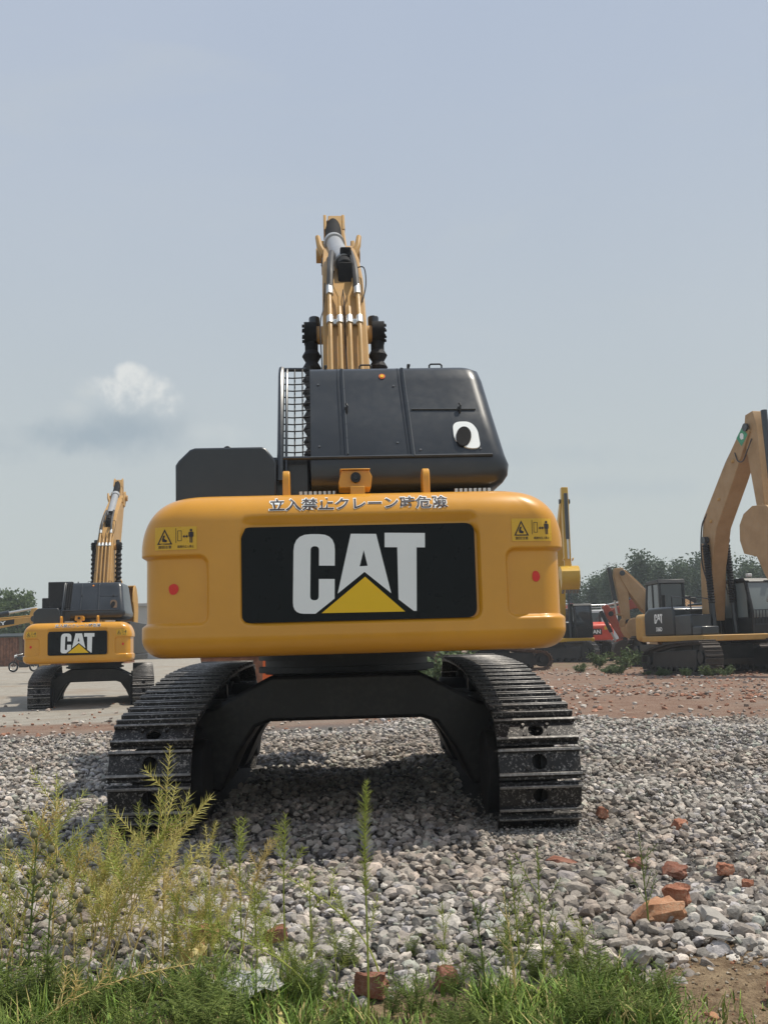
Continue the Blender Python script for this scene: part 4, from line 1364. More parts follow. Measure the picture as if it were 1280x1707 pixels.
    for sx in (-1, 1):
        A = Vector((bx + sx * 0.40, 0.95, 1.3)); B = Vector((bx + sx * 0.40, mid.x, mid.y)); dd = B - A
        b = MB(); b.tube([A, A + dd * 0.55], 0.09, 14); cy = b.build('lift_cylinder', MT['dark'], root)
        b = MB(); b.tube([A + dd * .5, B], 0.05, 10); b.disc(B, (1, 0, 0), 0.12, 0.16, 18); b.build('cylinder_rod', MT['dark'], cy)
        if boots:
            pts = []; rs = []
            for i in range(45): pts.append(A + dd * (0.32 + 0.63 * i / 44)); rs.append(0.125 if i % 2 else 0.095)
            b = MB(); b.tube(pts, rs, 12); b.build('dust_boot', MT['rubber'], cy, smooth=15)
    bucket(root, MT[armm], Matrix.Translation((bx, se.x, se.y)) @ Matrix.Rotation(RAD(bucket_rot), 4, 'X'), bucket_w, bucket_s)
    # hand rails
    b = MB()
    for pts in ([(1.36, 1.0, 1.95), (1.36, 1.0, 2.45), (1.36, -0.2, 2.6), (1.36, -0.2, 2.1)], [(0.66, 1.0, 1.95), (0.66, 1.0, 2.45), (0.66, -0.2, 2.6), (0.66, -0.2, 2.1)]):
        b.tube(pts, 0.022, 6)
    b.build('hand_rail', MT['black'], root)
    return root


# right: big tan machine with raised boom, seen from its front right quarter
dg = digger((11.1, 37.2, 0), 195, -5, 'old_yellow', 'dark', 'faded_yellow', 'dusty_track', [(0.25, 1.75), (0.45, 3.6), (0.85, 5.0), (2.1, 6.45), (3.3, 7.80)], (3.75, 4.55), 48,
            'tan excavator on the right with raised boom and bucket hanging beside its cab', bucket_w=0.95, hood_h=2.25, thick=1.04, bucket_s=1.36, back_l=0.42)
hd = [c for c in dg.children if c.name.startswith('engine_hood')][0]
logo_small(hd, Matrix.Translation((1.384, -1.15, 1.86)) @ SIDE_R, 0.55, False)
vs, fs = text_mesh('336D', 0.42, 0.15, 0.04)
decal_on(hd, vs, fs, MT['white'], 'model_number', Matrix.Translation((1.384, -1.13, 1.50)) @ SIDE_R)
bm_ = [c for c in dg.children if c.name.startswith('boom')][0]
b = MB(); b.add([Matrix.Translation((0.366, 3.05, 7.55)) @ Matrix.Rotation(RAD(40), 4, 'X') @ SIDE_R @ Vector(p) for p in [(-.24, 0, -.2), (.24, 0, -.2), (.24, 0, .2), (-.24, 0, .2)]], [(0, 1, 2, 3)])
b.build('diamond_sticker', MT['green'], bm_, smooth=0)
b = MB(); b.add([Matrix.Translation((0.370, 3.05, 7.55)) @ Matrix.Rotation(RAD(40), 4, 'X') @ SIDE_R @ Vector(p) for p in [(-.10, 0, -.04), (0.0, 0, -.12), (.10, 0, -.04), (.10, 0, .06), (0, 0, .14), (-.10, 0, .06)]], [(0, 1, 2, 3, 4, 5)])
b.build('sticker_mark', MT['white'], bm_, smooth=0)
b = MB()
for sx, o_ in ((-1, 0.0), (1, 0.05)):
    b.tube(bend([(0.08 + sx * 0.30, 0.75, 2.6), (0.08 + sx * 0.36, 0.35, 3.7), (0.08 + sx * 0.33, 0.42, 4.9), (0.08 + sx * 0.26, 0.72, 5.35)]), 0.026, 6)
b.tube(bend([(0.12, 1.72, 6.45), (0.16, 1.55, 6.70), (0.20, 2.30, 7.35), (0.18, 2.9, 7.85)]), 0.024, 6)
b.tube(bend([(0.37, 2.6, 7.1), (0.41, 2.80, 6.80), (0.42, 3.1, 6.75), (0.40, 3.35, 7.05), (0.32, 3.5, 7.4)]), 0.020, 6)
b.build('hose', MT['hose'], bm_)
for y, z in ((0.95, 5.05), (1.5, 5.72), (2.45, 6.85)):
    b = MB(); b.box(0.355, 0.385, y - 0.07, y + 0.07, z - 0.05, z + 0.05); b.disc((0.38, y, z), (1, 0, 0), 0.045, 0.05, 12); b.build('pipe_bracket', MT['old_yellow'], bm_, bevel=0.008)
for c in dg.children_recursive:
    if c.name.startswith(('windscreen', 'side_pane')): c.data.materials[0] = MT['sky_sheen_glass']
# front guard bars of its cab
b = MB()
for i in range(7): b.box(-1.28 + i * 0.12, -1.26 + i * 0.12, 1.79, 1.81, 1.55, 2.02)
for z in (1.55, 2.02): b.box(-1.30, -0.5, 1.785, 1.815, z, z + 0.03)
b.build('cab_guard', MT['dark'], dg)
b = MB(); b.box(-1.38, -1.2, 1.5, 1.62, 3.13, 3.24); b.box(-0.62, -0.44, 1.5, 1.62, 3.13, 3.24); b.build('work_lamps', MT['white_paint'], dg, bevel=0.02)

# yellow machine half hidden behind the big counterweight, its stick hanging straight down
digger((9.55, 59.5, 0), 180, 55, 'bright_yellow', 'dark', 'bright_yellow', 'track', [(0.25, 1.7), (0.5, 3.6), (0.8, 5.2), (2.0, 7.2), (3.2, 8.4)], (3.3, 4.75), 40,
       'bright yellow excavator half hidden right of the big counterweight, dark cab beside a drooping stick', boots=False, bucket_w=0.45, thick=0.85, bucket_s=0.66)
# machine right behind the big one: only its deck edge and a rusty track show
digger((4.35, 47.5, 0), 90, 8, 'bright_yellow', 'dark', 'old_yellow', 'rust_track', [(0.25, 1.7), (1.3, 3.7), (2.2, 4.6), (3.6, 4.6), (5.0, 3.9)], (4.0, 1.9), 30,
       'excavator hidden behind the big one, its dusty brown track peeping past', boots=False)
# red machine
rd = digger((12.0, 68, 0), 4, 20, 'red_paint', 'red_paint', 'red_paint', 'track', [(0.25, 1.7), (1.2, 2.6), (2.2, 3.0), (3.6, 2.8), (5.0, 2.2)], (4.4, 0.9), 20,
            'red excavator behind the bright yellow one, white letters on its counterweight', boots=False)
cwr = [c for c in rd.children if c.name.startswith('counterweight')][0]
b = MB(); b.box(-0.95, 0.62, -2.958, -2.952, 1.42, 1.78); b.build('name_plate', MT['black'], cwr)
vs, fs = text_mesh('DOOSAN', 1.4, 0.24, 0.03)
decal_on(cwr, vs, fs, MT['white'], 'maker_letters', Matrix.Translation((-0.16, -2.962, 1.60)))
b = MB(); b.box(0.78, 1.18, -2.956, -2.952, 1.72, 1.92); b.build('warning_sticker', MT['sticker'], cwr)
# tan machine with a folded arm, behind the right-hand one
digger((14.4, 53, 0), 93, 75, 'old_yellow', 'dark', 'faded_yellow', 'dusty_track', [(0.3, 1.4), (1.0, 2.0), (1.7, 2.75), (2.35, 3.6), (2.9, 4.35)], (2.75, 2.0), -65,
       'tan excavator with a small steep boom standing before the poplars', boots=False, thick=0.9, tail=2.4, back_l=0.3, bucket_s=0.7)
# orange machine whose arm reaches down beside it
od = digger((15.5, 55.5, 0), 88, 80, 'orange', 'orange', 'dull_red', 'track', [(0.25, 1.6), (1.0, 2.6), (1.7, 3.0), (2.9, 2.9), (4.05, 2.45)], (3.35, 1.0), 15,
       'orange red excavator arm and bucket reaching to the ground before the poplars', boots=False, thick=0.6, bucket_s=0.6, bucket_w=0.4)
for c in od.children:
    if c.name.startswith('bucket') and c.type == 'MESH' and not c.name.startswith('bucket_'):
        c.data.materials[0] = MT['dusty_track']
# black open cab behind the right-hand machine
gdig = digger((13.0, 45.5, 0.0), 4, 10, 'old_yellow', 'dark', 'faded_yellow', 'dusty_track', [(0.25, 1.5), (1.2, 1.9), (2.2, 2.05), (3.0, 1.95), (3.8, 1.7)], (3.3, 0.9), 15,
       'excavator with an open black cab frame just behind the tan one on the right', boots=False)
gdig.scale = (1.16, 1.16, 1.16)
# far left: long low boom with white lettering
sy = digger((-20.3, 45.5, 0.1), -82, 10, 'old_yellow', 'dark', 'old_yellow', 'dusty_track', [(0.25, 1.5), (1.4, 2.0), (2.6, 2.25), (4.0, 2.45), (5.35, 2.62)], (5.55, 1.35), 20,
            'yellow excavator at the left edge with a low boom in front of a red shed', boots=False, thick=0.5, bucket_s=0.5, bucket_w=0.35, back_l=0.9)
sb = [c for c in sy.children if c.name.startswith('boom')][0]
b = MB(); b.add([(0.218, 2.9, 2.22), (0.218, 4.55, 2.42), (0.218, 4.55, 2.62), (0.218, 2.9, 2.42)], [(0, 1, 2, 3)]); b.build('name_plate', MT['black'], sb, smooth=0)
vs, fs = text_mesh('SANY', 0.95, 0.16, 0.03)
decal_on(sb, vs, fs, MT['white'], 'maker_letters', Matrix.Translation((0.224, 3.75, 2.425)) @ Matrix.Rotation(RAD(7), 4, 'X') @ SIDE_R)

# white truck cab between the red machine and the trees
t = empty('white_truck', (15.1, 78, 0), RAD(8)); tag(t, 'small white truck cab with a roof rail showing over the red excavator', 'truck')
b = MB(); b.prism([(-1.0, 1.0), (1.1, 1.0), (1.15, 1.9), (0.8, 3.2), (-1.0, 3.2)], -1.15, 1.15, 'x'); tb = b.build('body', MT['white_paint'], t, bevel=0.06)
b = MB(); b.box(-0.95, -0.1, -1.008, -0.99, 2.1, 3.0); b.box(0.1, 0.95, -1.008, -0.99, 2.1, 3.0); b.build('rear_pane', MT['glass'], tb)
b = MB()
for x in (-1.1, 0, 1.1): b.tube([(x, -0.9, 3.18), (x, -0.9, 3.55)], 0.03, 6)
b.tube([(-1.1, -0.9, 3.55), (1.1, -0.9, 3.55)], 0.03, 6); b.tube([(-1.1, -0.9, 3.37), (1.1, -0.9, 3.37)], 0.025, 6); b.build('roof_rail', MT['silver'], t)
b = MB(); b.box(-0.9, 0.9, -5.5, -1.2, 0.8, 1.05); b.build('chassis', MT['black'], t, bevel=0.03)
for x in (-0.95, 0.95):
    for y in (0.3, -4.4):
        b = MB(); b.disc((x, y, 0.5), (1, 0, 0), 0.5, 0.3, 28); wl = b.build('tyre', MT['rubber'], t, bevel=0.05)
        b = MB(); b.disc((x, y, 0.5), (1, 0, 0), 0.27, 0.32, 20); b.build('rim', MT['white_paint'], wl)

# ------------------------------------------------------------------ left background: rusty shed wall, motorcycle, pale building
t = empty('rusty_shed', (-22.5, 74, 0.37)); tag(t, 'low shed of rusty red steel sheets behind the motorcycle at the left edge', 'shed')
b = MB()
for i in range(46): b.prism([(-4.6 + i * 0.2, 0), (-4.55 + i * 0.2, -0.05), (-4.45 + i * 0.2, -0.05), (-4.4 + i * 0.2, 0), (-4.4 + i * 0.2, 0.04), (-4.6 + i * 0.2, 0.04)], 0.0, 2.0, 'z')
b.box(-4.6, 4.6, 0.05, 3.0, 0, 1.95)
w_ = b.build('wall', MT['rust'], t, smooth=0)
b = MB(); b.prism([(-0.3, 2.02), (3.2, 2.25), (3.2, 2.32), (-0.3, 2.09)], -4.8, 4.8, 'x'); b.build('roof', MT['dark'], t)
for x in (-2.4, -0.2, 2.6):
    b = MB(); b.box(x - 0.12, x + 0.12, -0.14, -0.055, 0, 2.0); b.build('post', MT['brown_in'], t, bevel=0.01)
b = MB(); b.box(-2.2, -0.4, -0.10, -0.055, 0, 1.9); b.build('door', MT['brown_in'], t, bevel=0.01)

t = empty('motorcycle', (-20.7, 62, 0.22), RAD(80)); tag(t, 'parked motorcycle in front of the rusty red shed', 'motorcycle')
for y in (-0.62, 0.66):
    b = MB(); pts = [(0, y + 0.26 * math.cos(a), 0.30 + 0.26 * math.sin(a)) for a in np.linspace(0, 2 * PI, 25)]
    b.tube(pts, 0.05, 8, cap=False); tw = b.build('tyre', MT['rubber'], t)
    b = MB(); b.tube([(0, y + 0.21 * math.cos(a), 0.30 + 0.21 * math.sin(a)) for a in np.linspace(0, 2 * PI, 25)], 0.018, 6, cap=False)
    for k in range(6): b.tube([(0, y, .3), (0, y + 0.21 * math.cos(k * PI / 3), .3 + 0.21 * math.sin(k * PI / 3))], 0.008, 4)
    b.build('rim', MT['silver'], tw)
b = MB(); b.box(-0.14, 0.14, -0.2, 0.25, 0.25, 0.55); b.tube([(0, -0.62, .3), (0, -0.1, 0.55), (0, 0.35, 0.75), (0, 0.45, 0.85)], 0.04, 8); b.tube([(0.1, 0.66, .3), (0.1, 0.42, .92)], 0.025, 6); b.tube([(-0.1, 0.66, .3), (-0.1, 0.42, .92)], 0.025, 6); b.tube([(0.13, .1, .3), (.16, -.7, .38)], 0.045, 8)
b.build('frame', MT['black'], t, bevel=0.01)
b = MB(); b.prism(round_poly([(-0.05, 0.66), (0.35, 0.68), (0.40, 0.86), (0.1, 0.90), (-0.05, 0.82)], 0.05), -0.13, 0.13, 'x'); b.build('tank', MT['dark'], t, bevel=0.04)
b = MB(); b.prism(round_poly([(-0.72, 0.78), (-0.06, 0.70), (-0.04, 0.80), (-0.72, 0.88)], 0.03), -0.13, 0.13, 'x'); b.build('seat', MT['rubber'], t, bevel=0.03)
b = MB(); b.tube([(-0.36, 0.28, 1.02), (-0.12, 0.40, 0.98), (0.12, 0.40, 0.98), (0.36, 0.28, 1.02)], 0.016, 6); b.build('handlebar', MT['silver'], t)
b = MB(); b.disc((0, 0.52, 0.88), (0, 1, 0), 0.09, 0.12, 18); b.build('headlight', MT['white_paint'], t, bevel=0.02)

t = empty('pale_building', (-20.0, 86, 0.5), RAD(4)); tag(t, 'pale building with a flat roof behind the far left excavator', 'building')
b = MB(); b.box(-4.5, 5.5, 0, 6, 0, 4.2); b.build('wall', MT['grey_wall'], t)
b = MB(); b.box(-4.7, 5.7, -0.2, 6.2, 4.2, 4.45); rf = b.build('roof', MT['grey_wall'], t, bevel=0.03)
b = MB(); b.box(3.8, 5.0, 1, 2.5, 4.46, 5.1); b.build('roof_tank', MT['dark'], rf, bevel=0.03)
for x in (-3.2, -0.6, 2.0, 4.2):
    b = MB(); b.box(x - 0.55, x + 0.55, -0.03, 0.05, 1.5, 2.9); wf = b.build('window', MT['white_paint'], t)
    b = MB(); b.box(x - 0.47, x + 0.47, -0.045, -0.032, 1.58, 2.82); b.build('pane', MT['glass'], wf)

# rusty bin and orange board seen behind the big machine's left track
t = empty('rusty_bin', (-3.45, 26.2, 0)); tag(t, 'rusty open steel bin behind the left track of the big excavator', 'bin')
b = MB(); b.prism([(-0.75, 0.08), (0.75, 0.08), (0.95, 1.06), (-0.95, 1.06)], -0.55, -0.50, 'y'); b.prism([(-0.75, 0.08), (0.75, 0.08), (0.95, 1.06), (-0.95, 1.06)], 0.50, 0.55, 'y')
b.prism([(-0.78, 0.08), (-0.72, 0.08), (-0.92, 1.06), (-0.98, 1.06)], -0.49, 0.49, 'y'); b.prism([(0.72, 0.08), (0.78, 0.08), (0.98, 1.06), (0.92, 1.06)], -0.49, 0.49, 'y'); b.box(-0.74, 0.74, -0.49, 0.49, 0.05, 0.10)
b.build('tub', MT['rust'], t, bevel=0.01)
b = MB()
for y in (-0.565, 0.565): b.box(-1.0, 1.0, y - 0.03, y + 0.03, 1.061, 1.10)
b.build('rim', MT['rust'], t)
t = empty('safety_board', (-2.62, 24.0, 0), RAD(12)); tag(t, 'orange safety board standing by the rusty bin', 'safety board')
b = MB(); b.prism([(-0.16, 0.05), (0.10, 0.05), (0.13, 1.08), (-0.13, 1.08)], -0.02, 0.02, 'y'); b.build('board', MT['orange'], t, bevel=0.01)
b = MB(); b.box(-0.25, 0.25, -0.2, 0.2, 0.0, 0.05); b.build('foot', MT['rubber'], t, bevel=0.01)


# ------------------------------------------------------------------ trees
def leaf_cloud(P, size, up=0.3):
    """one small leaf-clump quad (folded) per point"""
    n = len(P)
    R = rand_rot(n)
    s = size * rng.uniform(0.6, 1.3, n)
    q = np.array([[-1, -0.55, 0], [0, -0.62, 0.22], [1, -0.5, 0], [0.9, 0.5, 0.05], [0, 0.65, 0.25], [-0.9, 0.5, 0.0]])
    V = np.einsum('nij,vj->nvi', R, q) * s[:, None, None] + P[:, None, :]
    F = np.array([[0, 1, 4, 5], [1, 2, 3, 4]])
    FF = (F[None] + (np.arange(n) * 6)[:, None, None]).reshape(-1, 4)
    return V.reshape(-1, 3), FF


def make_tree(kind, h, spread, nleaf, leafsize, leafmat, seed):
    """tapered trunk with limbs and a crown of leaf clumps strung along the limbs"""
    r = random.Random(seed)
    b = MB(); P = []
    trunk = [Vector((r.uniform(-.03, .03) * h * t, r.uniform(-.03, .03) * h * t, h * t)) for t in np.linspace(0, 0.93, 8)]
    b.tube(trunk, [0.028 * h * (1 - 0.9 * t) + 0.012 for t in np.linspace(0, 1, 8)], 8)
    tips = []
    nb = 26 if kind == 'poplar' else 20
    for i in range(nb):
        f = 0.16 + 0.8 * (i + r.random()) / nb
        base = trunk[0].lerp(trunk[-1], f)
        a = r.uniform(0, 2 * PI)
        if kind == 'poplar':
            L = h * (0.30 * (1 - 0.65 * f) + 0.05) * r.uniform(0.75, 1.2); rise = r.uniform(1.1, 2.3)
        else:
            L = h * (0.42 * math.sin(PI * min(1, f * 0.75 + 0.18))) * r.uniform(0.7, 1.15); rise = r.uniform(0.2, 0.9)
        dirv_ = Vector((math.cos(a) * spread, math.sin(a) * spread, rise)).normalized()
        e = base + dirv_ * L
        mid_ = base.lerp(e, 0.5) + Vector((0, 0, -0.04 * L))
        b.tube([base, mid_, e], [0.010 * h * (1 - f * 0.7), 0.006 * h * (1 - f * .7), 0.003 * h], 5)
        k = max(6, int(nleaf * L / (h * 0.3) / nb))
        for _ in range(k):
            t = r.random() ** 0.6
            c_ = base.lerp(e, 0.25 + 0.8 * t)
            w = h * (0.035 + 0.045 * math.sin(PI * min(1, t)))
            P.append(tuple(c_ + Vector([max(-1.5, min(1.5, r.gauss(0, 1))) * w for _q in range(3)])))
    P = np.array(P)
    V, F = leaf_cloud(P, leafsize)
    root = empty('tree')
    t_ = b.build('trunk', MT['bark'], root)
    cr = np_mesh('crown', V, F, MT[leafmat], parent=root)
    return root


poplars = [make_tree('poplar', 7.8, 0.36, 5600, 0.10, 'poplar', 10 + i) for i in range(4)]
spots = [(22.4, 118, .72), (23.6, 112, .86), (25.0, 119, .93), (26.1, 111, 1.03), (27.2, 116, 1.0), (28.4, 113, .92), (29.5, 119, 1.0), (30.5, 112, .93), (31.8, 117, 1.02), (33.0, 112, .96), (34.2, 118, 1.03), (35.4, 113, .98), (36.6, 118, 1.02), (37.8, 112, .98), (39.0, 117, 1.06), (40.2, 112, 1.0), (41.6, 117, 1.05), (42.8, 112, 1.0), (44.2, 118, 1.04), (21.2, 122, .6), (45.5, 113, 1.0), (24.4, 124, .9), (28.8, 125, 1.0), (33.5, 126, 1.0)]
for i, (x, y, s) in enumerate(spots):
    o = poplars[i] if i < 4 else copy_tree(poplars[i % 4])
    o.name = 'poplar_tree'
    s = 0.80 + 0.32 * s * s; s *= 0.93; o.location = (x, y, 0); o.rotation_euler = (0, 0, i * 2.1); o.scale = (s * 1.2, s * 1.2, s * (1 + 0.10 * math.sin(i * 2.7)))
    tag(o, 'dark green poplar in the far tree line on the right', 'tree', 'poplars along the right horizon')
broad = [make_tree('broad', 6.0, 1.0, 3000, 0.12, 'treeleaf', 40 + i) for i in range(3)]
bl = [(-33.2, 92, 1.02), (-30.6, 90, 0.98), (-28.6, 94, 0.72), (-26.6, 96, 0.66), (-24.6, 97, .70), (-22.2, 99, .66), (-35.6, 95, 1.0)]
for i, (x, y, s) in enumerate(bl):
    o = broad[i] if i < 3 else copy_tree(broad[i % 3])
    o.name = 'broadleaf_tree'
    o.location = (x, y, 0.5); o.rotation_euler = (0, 0, i * 1.7); o.scale = (s, s, s)
    tag(o, 'loose green tree behind the red shed at the left edge', 'tree', 'trees behind the red shed')
# leafy bushes and weeds on the waste ground
def make_bush(h, n, seed, mat):
    r = random.Random(seed); P = []; b = MB()
    for i in range(11):
        a = r.uniform(0, 2 * PI); e = Vector((math.cos(a) * h * r.uniform(.2, .75), math.sin(a) * h * r.uniform(.2, .75), h * r.uniform(.5, 1)))
        b.tube([(0, 0, 0), e * 0.5 + Vector((0, 0, .1 * h)), e], [0.02 * h, 0.014 * h, 0.006 * h], 5)
        for _ in range(n // 11):
            P.append(tuple(e * r.uniform(.35, 1.05) + Vector([r.gauss(0, .10 * h) for _ in range(3)])))
    P = np.array(P); P[:, 2] = np.maximum(P[:, 2], 0.03)
    V, F = leaf_cloud(P, 0.055 * h)
    root = empty('bush'); b.build('stems', MT['bark'], root); np_mesh('foliage', V, F, MT[mat], parent=root)
    return root


bs = [make_bush(1.0, 900, 70 + i, 'treeleaf') for i in range(3)]
k = 0
for x, y, s in [(1.15, 30.5, 1.0), (0.5, 31.5, .8), (1.9, 33, 1.05), (-4.6, 40, 1.1), (-5.4, 42, .9), (-3.8, 43, 1.0), (9.6, 44.0, .75), (10.6, 45.5, .6), (8.9, 46, .6), (11.3, 43.0, .5), (8.2, 39, .35), (7.2, 41, .35), (9.2, 36.5, .28), (12.7, 35.3, .35), (9.9, 33.9, .33), (10.4, 33.7, .3), (9.3, 34.2, .25)]:
    o = bs[k] if k < 3 else copy_tree(bs[k % 3])
    o.location = (x, y, float(ground_z(x, y)) - 0.04); o.rotation_euler = (0, 0, k * 1.3); o.scale = (s * 1.2, s * 1.2, s); k += 1
    tag(o, 'low green weed bush among the parked machines', 'bush', 'weed bushes on the waste ground')


# ------------------------------------------------------------------ bricks and litter in the gravel
def lump(name, dims, loc, rot, mat, label, cat, seed, rough=0.20, cuts=5):
    bm = bmesh.new(); bmesh.ops.create_cube(bm, size=1.0)
    bmesh.ops.subdivide_edges(bm, edges=bm.edges[:], cuts=cuts, use_grid_fill=True)
    r = random.Random(seed)
    d = Vector((r.uniform(-1, 1), r.uniform(-1, 1), r.uniform(-.4, 1))).normalized()
    d2 = Vector((r.uniform(-1, 1), r.uniform(-1, 1), r.uniform(-.4, 1))).normalized()
    for v in bm.verts:
        p = v.co.copy()
        l = max(abs(p.x), abs(p.y), abs(p.z))
        p = p.lerp(p.normalized() * 0.55, 0.30)
        p += Vector((mnoise.noise(p * 3 + Vector((seed, 0, 0))), mnoise.noise(p * 3 + Vector((0, seed, 0))), mnoise.noise(p * 3 + Vector((0, 0, seed))))) * rough
        for q, h in ((d, 0.42), (d2, 0.47)):
            t = p.dot(q) - h
            if t > 0: p -= q * t * 0.95
        v.co = (p.x * dims[0], p.y * dims[1], p.z * dims[2])
    me = bpy.data.meshes.new(name); bm.to_mesh(me); bm.free()
    me.materials.append(mat)
    o = bpy.data.objects.new(name, me); COL.objects.link(o)
    me.polygons.foreach_set('use_smooth', [True] * len(me.polygons)); me.set_sharp_from_angle(angle=RAD(28))
    o.location = loc; o.rotation_euler = [RAD(a) for a in rot]
    tag(o, label, cat)
    return o


lump('brick_fragment', (0.215, 0.14, 0.10), (1.19, 5.12, 0.045), (4, -6, 8), MT['brick_orange'], 'large pale orange half brick lying in front of a redder one by the soil', 'brick', 1)
lump('brick_fragment', (0.115, 0.055, 0.11), (1.33, 5.30, 0.075), (20, 8, -18), MT['brick'], 'red brick half tilted up behind the large pale orange brick', 'brick', 2)
lump('brick_fragment', (0.09, 0.08, 0.06), (1.92, 7.45, 0.035), (10, 0, 30), MT['brick'], 'lone red brick chunk in open gravel right of the big right track', 'brick', 3)
lump('brick_fragment', (0.075, 0.06, 0.08), (1.51, 8.0, 0.035), (0, 20, 10), MT['brick'], 'small upright red brick chip close beside the big right track', 'brick', 4)
lump('brick_fragment', (0.15, 0.11, 0.05), (0.96, 6.38, 0.025), (8, 5, -20), MT['brick_dark'], 'dark maroon brick piece in gravel below the big right track', 'brick', 5)
lump('brick_fragment', (0.075, 0.065, 0.05), (1.36, 6.30, 0.025), (5, -12, 40), MT['brick_dark'], 'smaller dark brown brick touching a flat brown slab', 'brick', 6)
lump('stone_slab', (0.13, 0.10, 0.05), (1.53, 6.12, 0.02), (12, 6, -30), MT['brick_dark'], 'flat brown stone slab amid the gravel right of centre', 'stone', 7)
lump('brick_fragment', (0.09, 0.07, 0.06), (1.79, 6.05, 0.03), (0, 10, 15), MT['brick'], 'rounded orange brick lump at the right among grey stones', 'brick', 8)
lump('brick_fragment', (0.08, 0.06, 0.05), (1.80, 5.70, 0.025), (0, 15, 70), MT['brick'], 'little orange brick chip nearest the right edge in gravel', 'brick', 9)
lump('brick_fragment', (0.11, 0.08, 0.08), (-0.83, 4.93, 0.055), (10, 10, 30), MT['brick'], 'broken red brick upright in the weeds on the left', 'brick', 10)
lump('brick_fragment', (0.07, 0.06, 0.05), (-0.85, 4.78, 0.03), (0, 0, 10), MT['brick'], 'red brick crumb in front of the upright brick on the left', 'brick', 11)
lump('brick_fragment', (0.12, 0.09, 0.085), (-0.10, 4.37, -0.005), (6, 0, -8), MT['brick_dark'], 'rusty brown brick at the grass edge below the tall centre weed', 'brick', 12)
lump('brick_fragment', (0.10, 0.07, 0.06), (-0.53, 4.94, 0.04), (6, 0, 20), MT['brick_dark'], 'brown brick piece between grey stones left of the tall centre weed', 'brick', 13)
lump('brick_fragment', (0.11, 0.10, 0.09), (1.44, 4.22, -0.02), (16, 10, 25), MT['brick'], 'red brick corner on bare soil at the right edge', 'brick', 14)
lump('brick_fragment', (0.055, 0.035, 0.02), (1.12, 4.03, -0.05), (6, 4, 60), MT['brick_orange'], 'tiny salmon brick sliver lying on the bare soil', 'brick', 15)
lump('brick_fragment', (0.09, 0.08, 0.07), (0.19, 4.46, -0.02), (6, 4, 30), MT['brick_dark'], 'dull brown brick half buried in grass right of the centre weed', 'brick', 18)
lump('flat_stone', (0.12, 0.05, 0.022), (1.36, 4.78, 0.03), (6, 8, -12), MT['pale_stone'], 'thin white stone flake beside the bare soil', 'stone', 16)
lump('flat_stone', (0.10, 0.08, 0.06), (0.98, 4.55, 0.03), (20, 15, 40), MT['pale_stone'], 'pale angular stone leaning at the end of the grass', 'stone', 17)
lump('flat_stone', (0.12, 0.10, 0.09), (1.42, 5.05, 0.02), (20, 20, 10), MT['pale_stone'], 'pale cube shaped stone right of the two bricks', 'stone', 19)
lump('flat_stone', (0.16, 0.12, 0.10), (-0.93, 5.35, 0.06), (10, 10, 10), MT['pale_stone'], 'big brownish grey stone amid the gravel behind the left weeds', 'stone', 21)


def sheet(name, w, d, loc, rz, mat, label, cat, seed, crumple=0.05, n=9):
    V = []; F = []
    for j in range(n):
        for i in range(n):
            x = (i / (n - 1) - .5) * w; y = (j / (n - 1) - .5) * d
            z = mnoise.noise(Vector((x * 22 + seed, y * 22, seed))) * crumple + mnoise.noise(Vector((x * 60, y * 60, seed))) * crumple * .4
            V.append((x + 0.01 * mnoise.noise(Vector((x * 40, y * 40, seed + 3))), y, z + crumple * .8))
    for j in range(n - 1):
        for i in range(n - 1): F.append((j * n + i, j * n + i + 1, (j + 1) * n + i + 1, (j + 1) * n + i))
    b = MB(); b.add(V, F); o = b.build(name, mat, None, smooth=20)
    so = o.modifiers.new('thickness', 'SOLIDIFY'); so.thickness = 0.002
    o.location = loc; o.rotation_euler = (RAD(18), RAD(-8), RAD(rz)); tag(o, label, cat)
    return o


sheet('paper_scrap', 0.20, 0.16, (-0.55, 4.30, 0.0), 25, MT['paper'], 'crumpled white paper scrap at the grass edge left of centre', 'paper', 3, 0.045, 6)
sheet('plastic_wrapper', 0.13, 0.11, (-0.83, 4.58, 0.02), -15, MT['cream'], 'pale yellow plastic wrapper among weeds under the broken red brick', 'wrapper', 8, 0.05)


# ------------------------------------------------------------------ foreground weeds
def needle(b, p, d, L, w, mi=0):
    """thin three-sided pod or leaflet"""
    d = d.normalized(); u = d.orthogonal().normalized(); v = d.cross(u)
    q = [p + u * w, p + (u * -0.5 + v * 0.87) * w, p + (u * -0.5 - v * 0.87) * w]
    m_ = p + d * L * 0.5
    b.add([q[0], q[1], q[2], p + d * L], [(0, 1, 3), (1, 2, 3), (2, 0, 3)], mi)


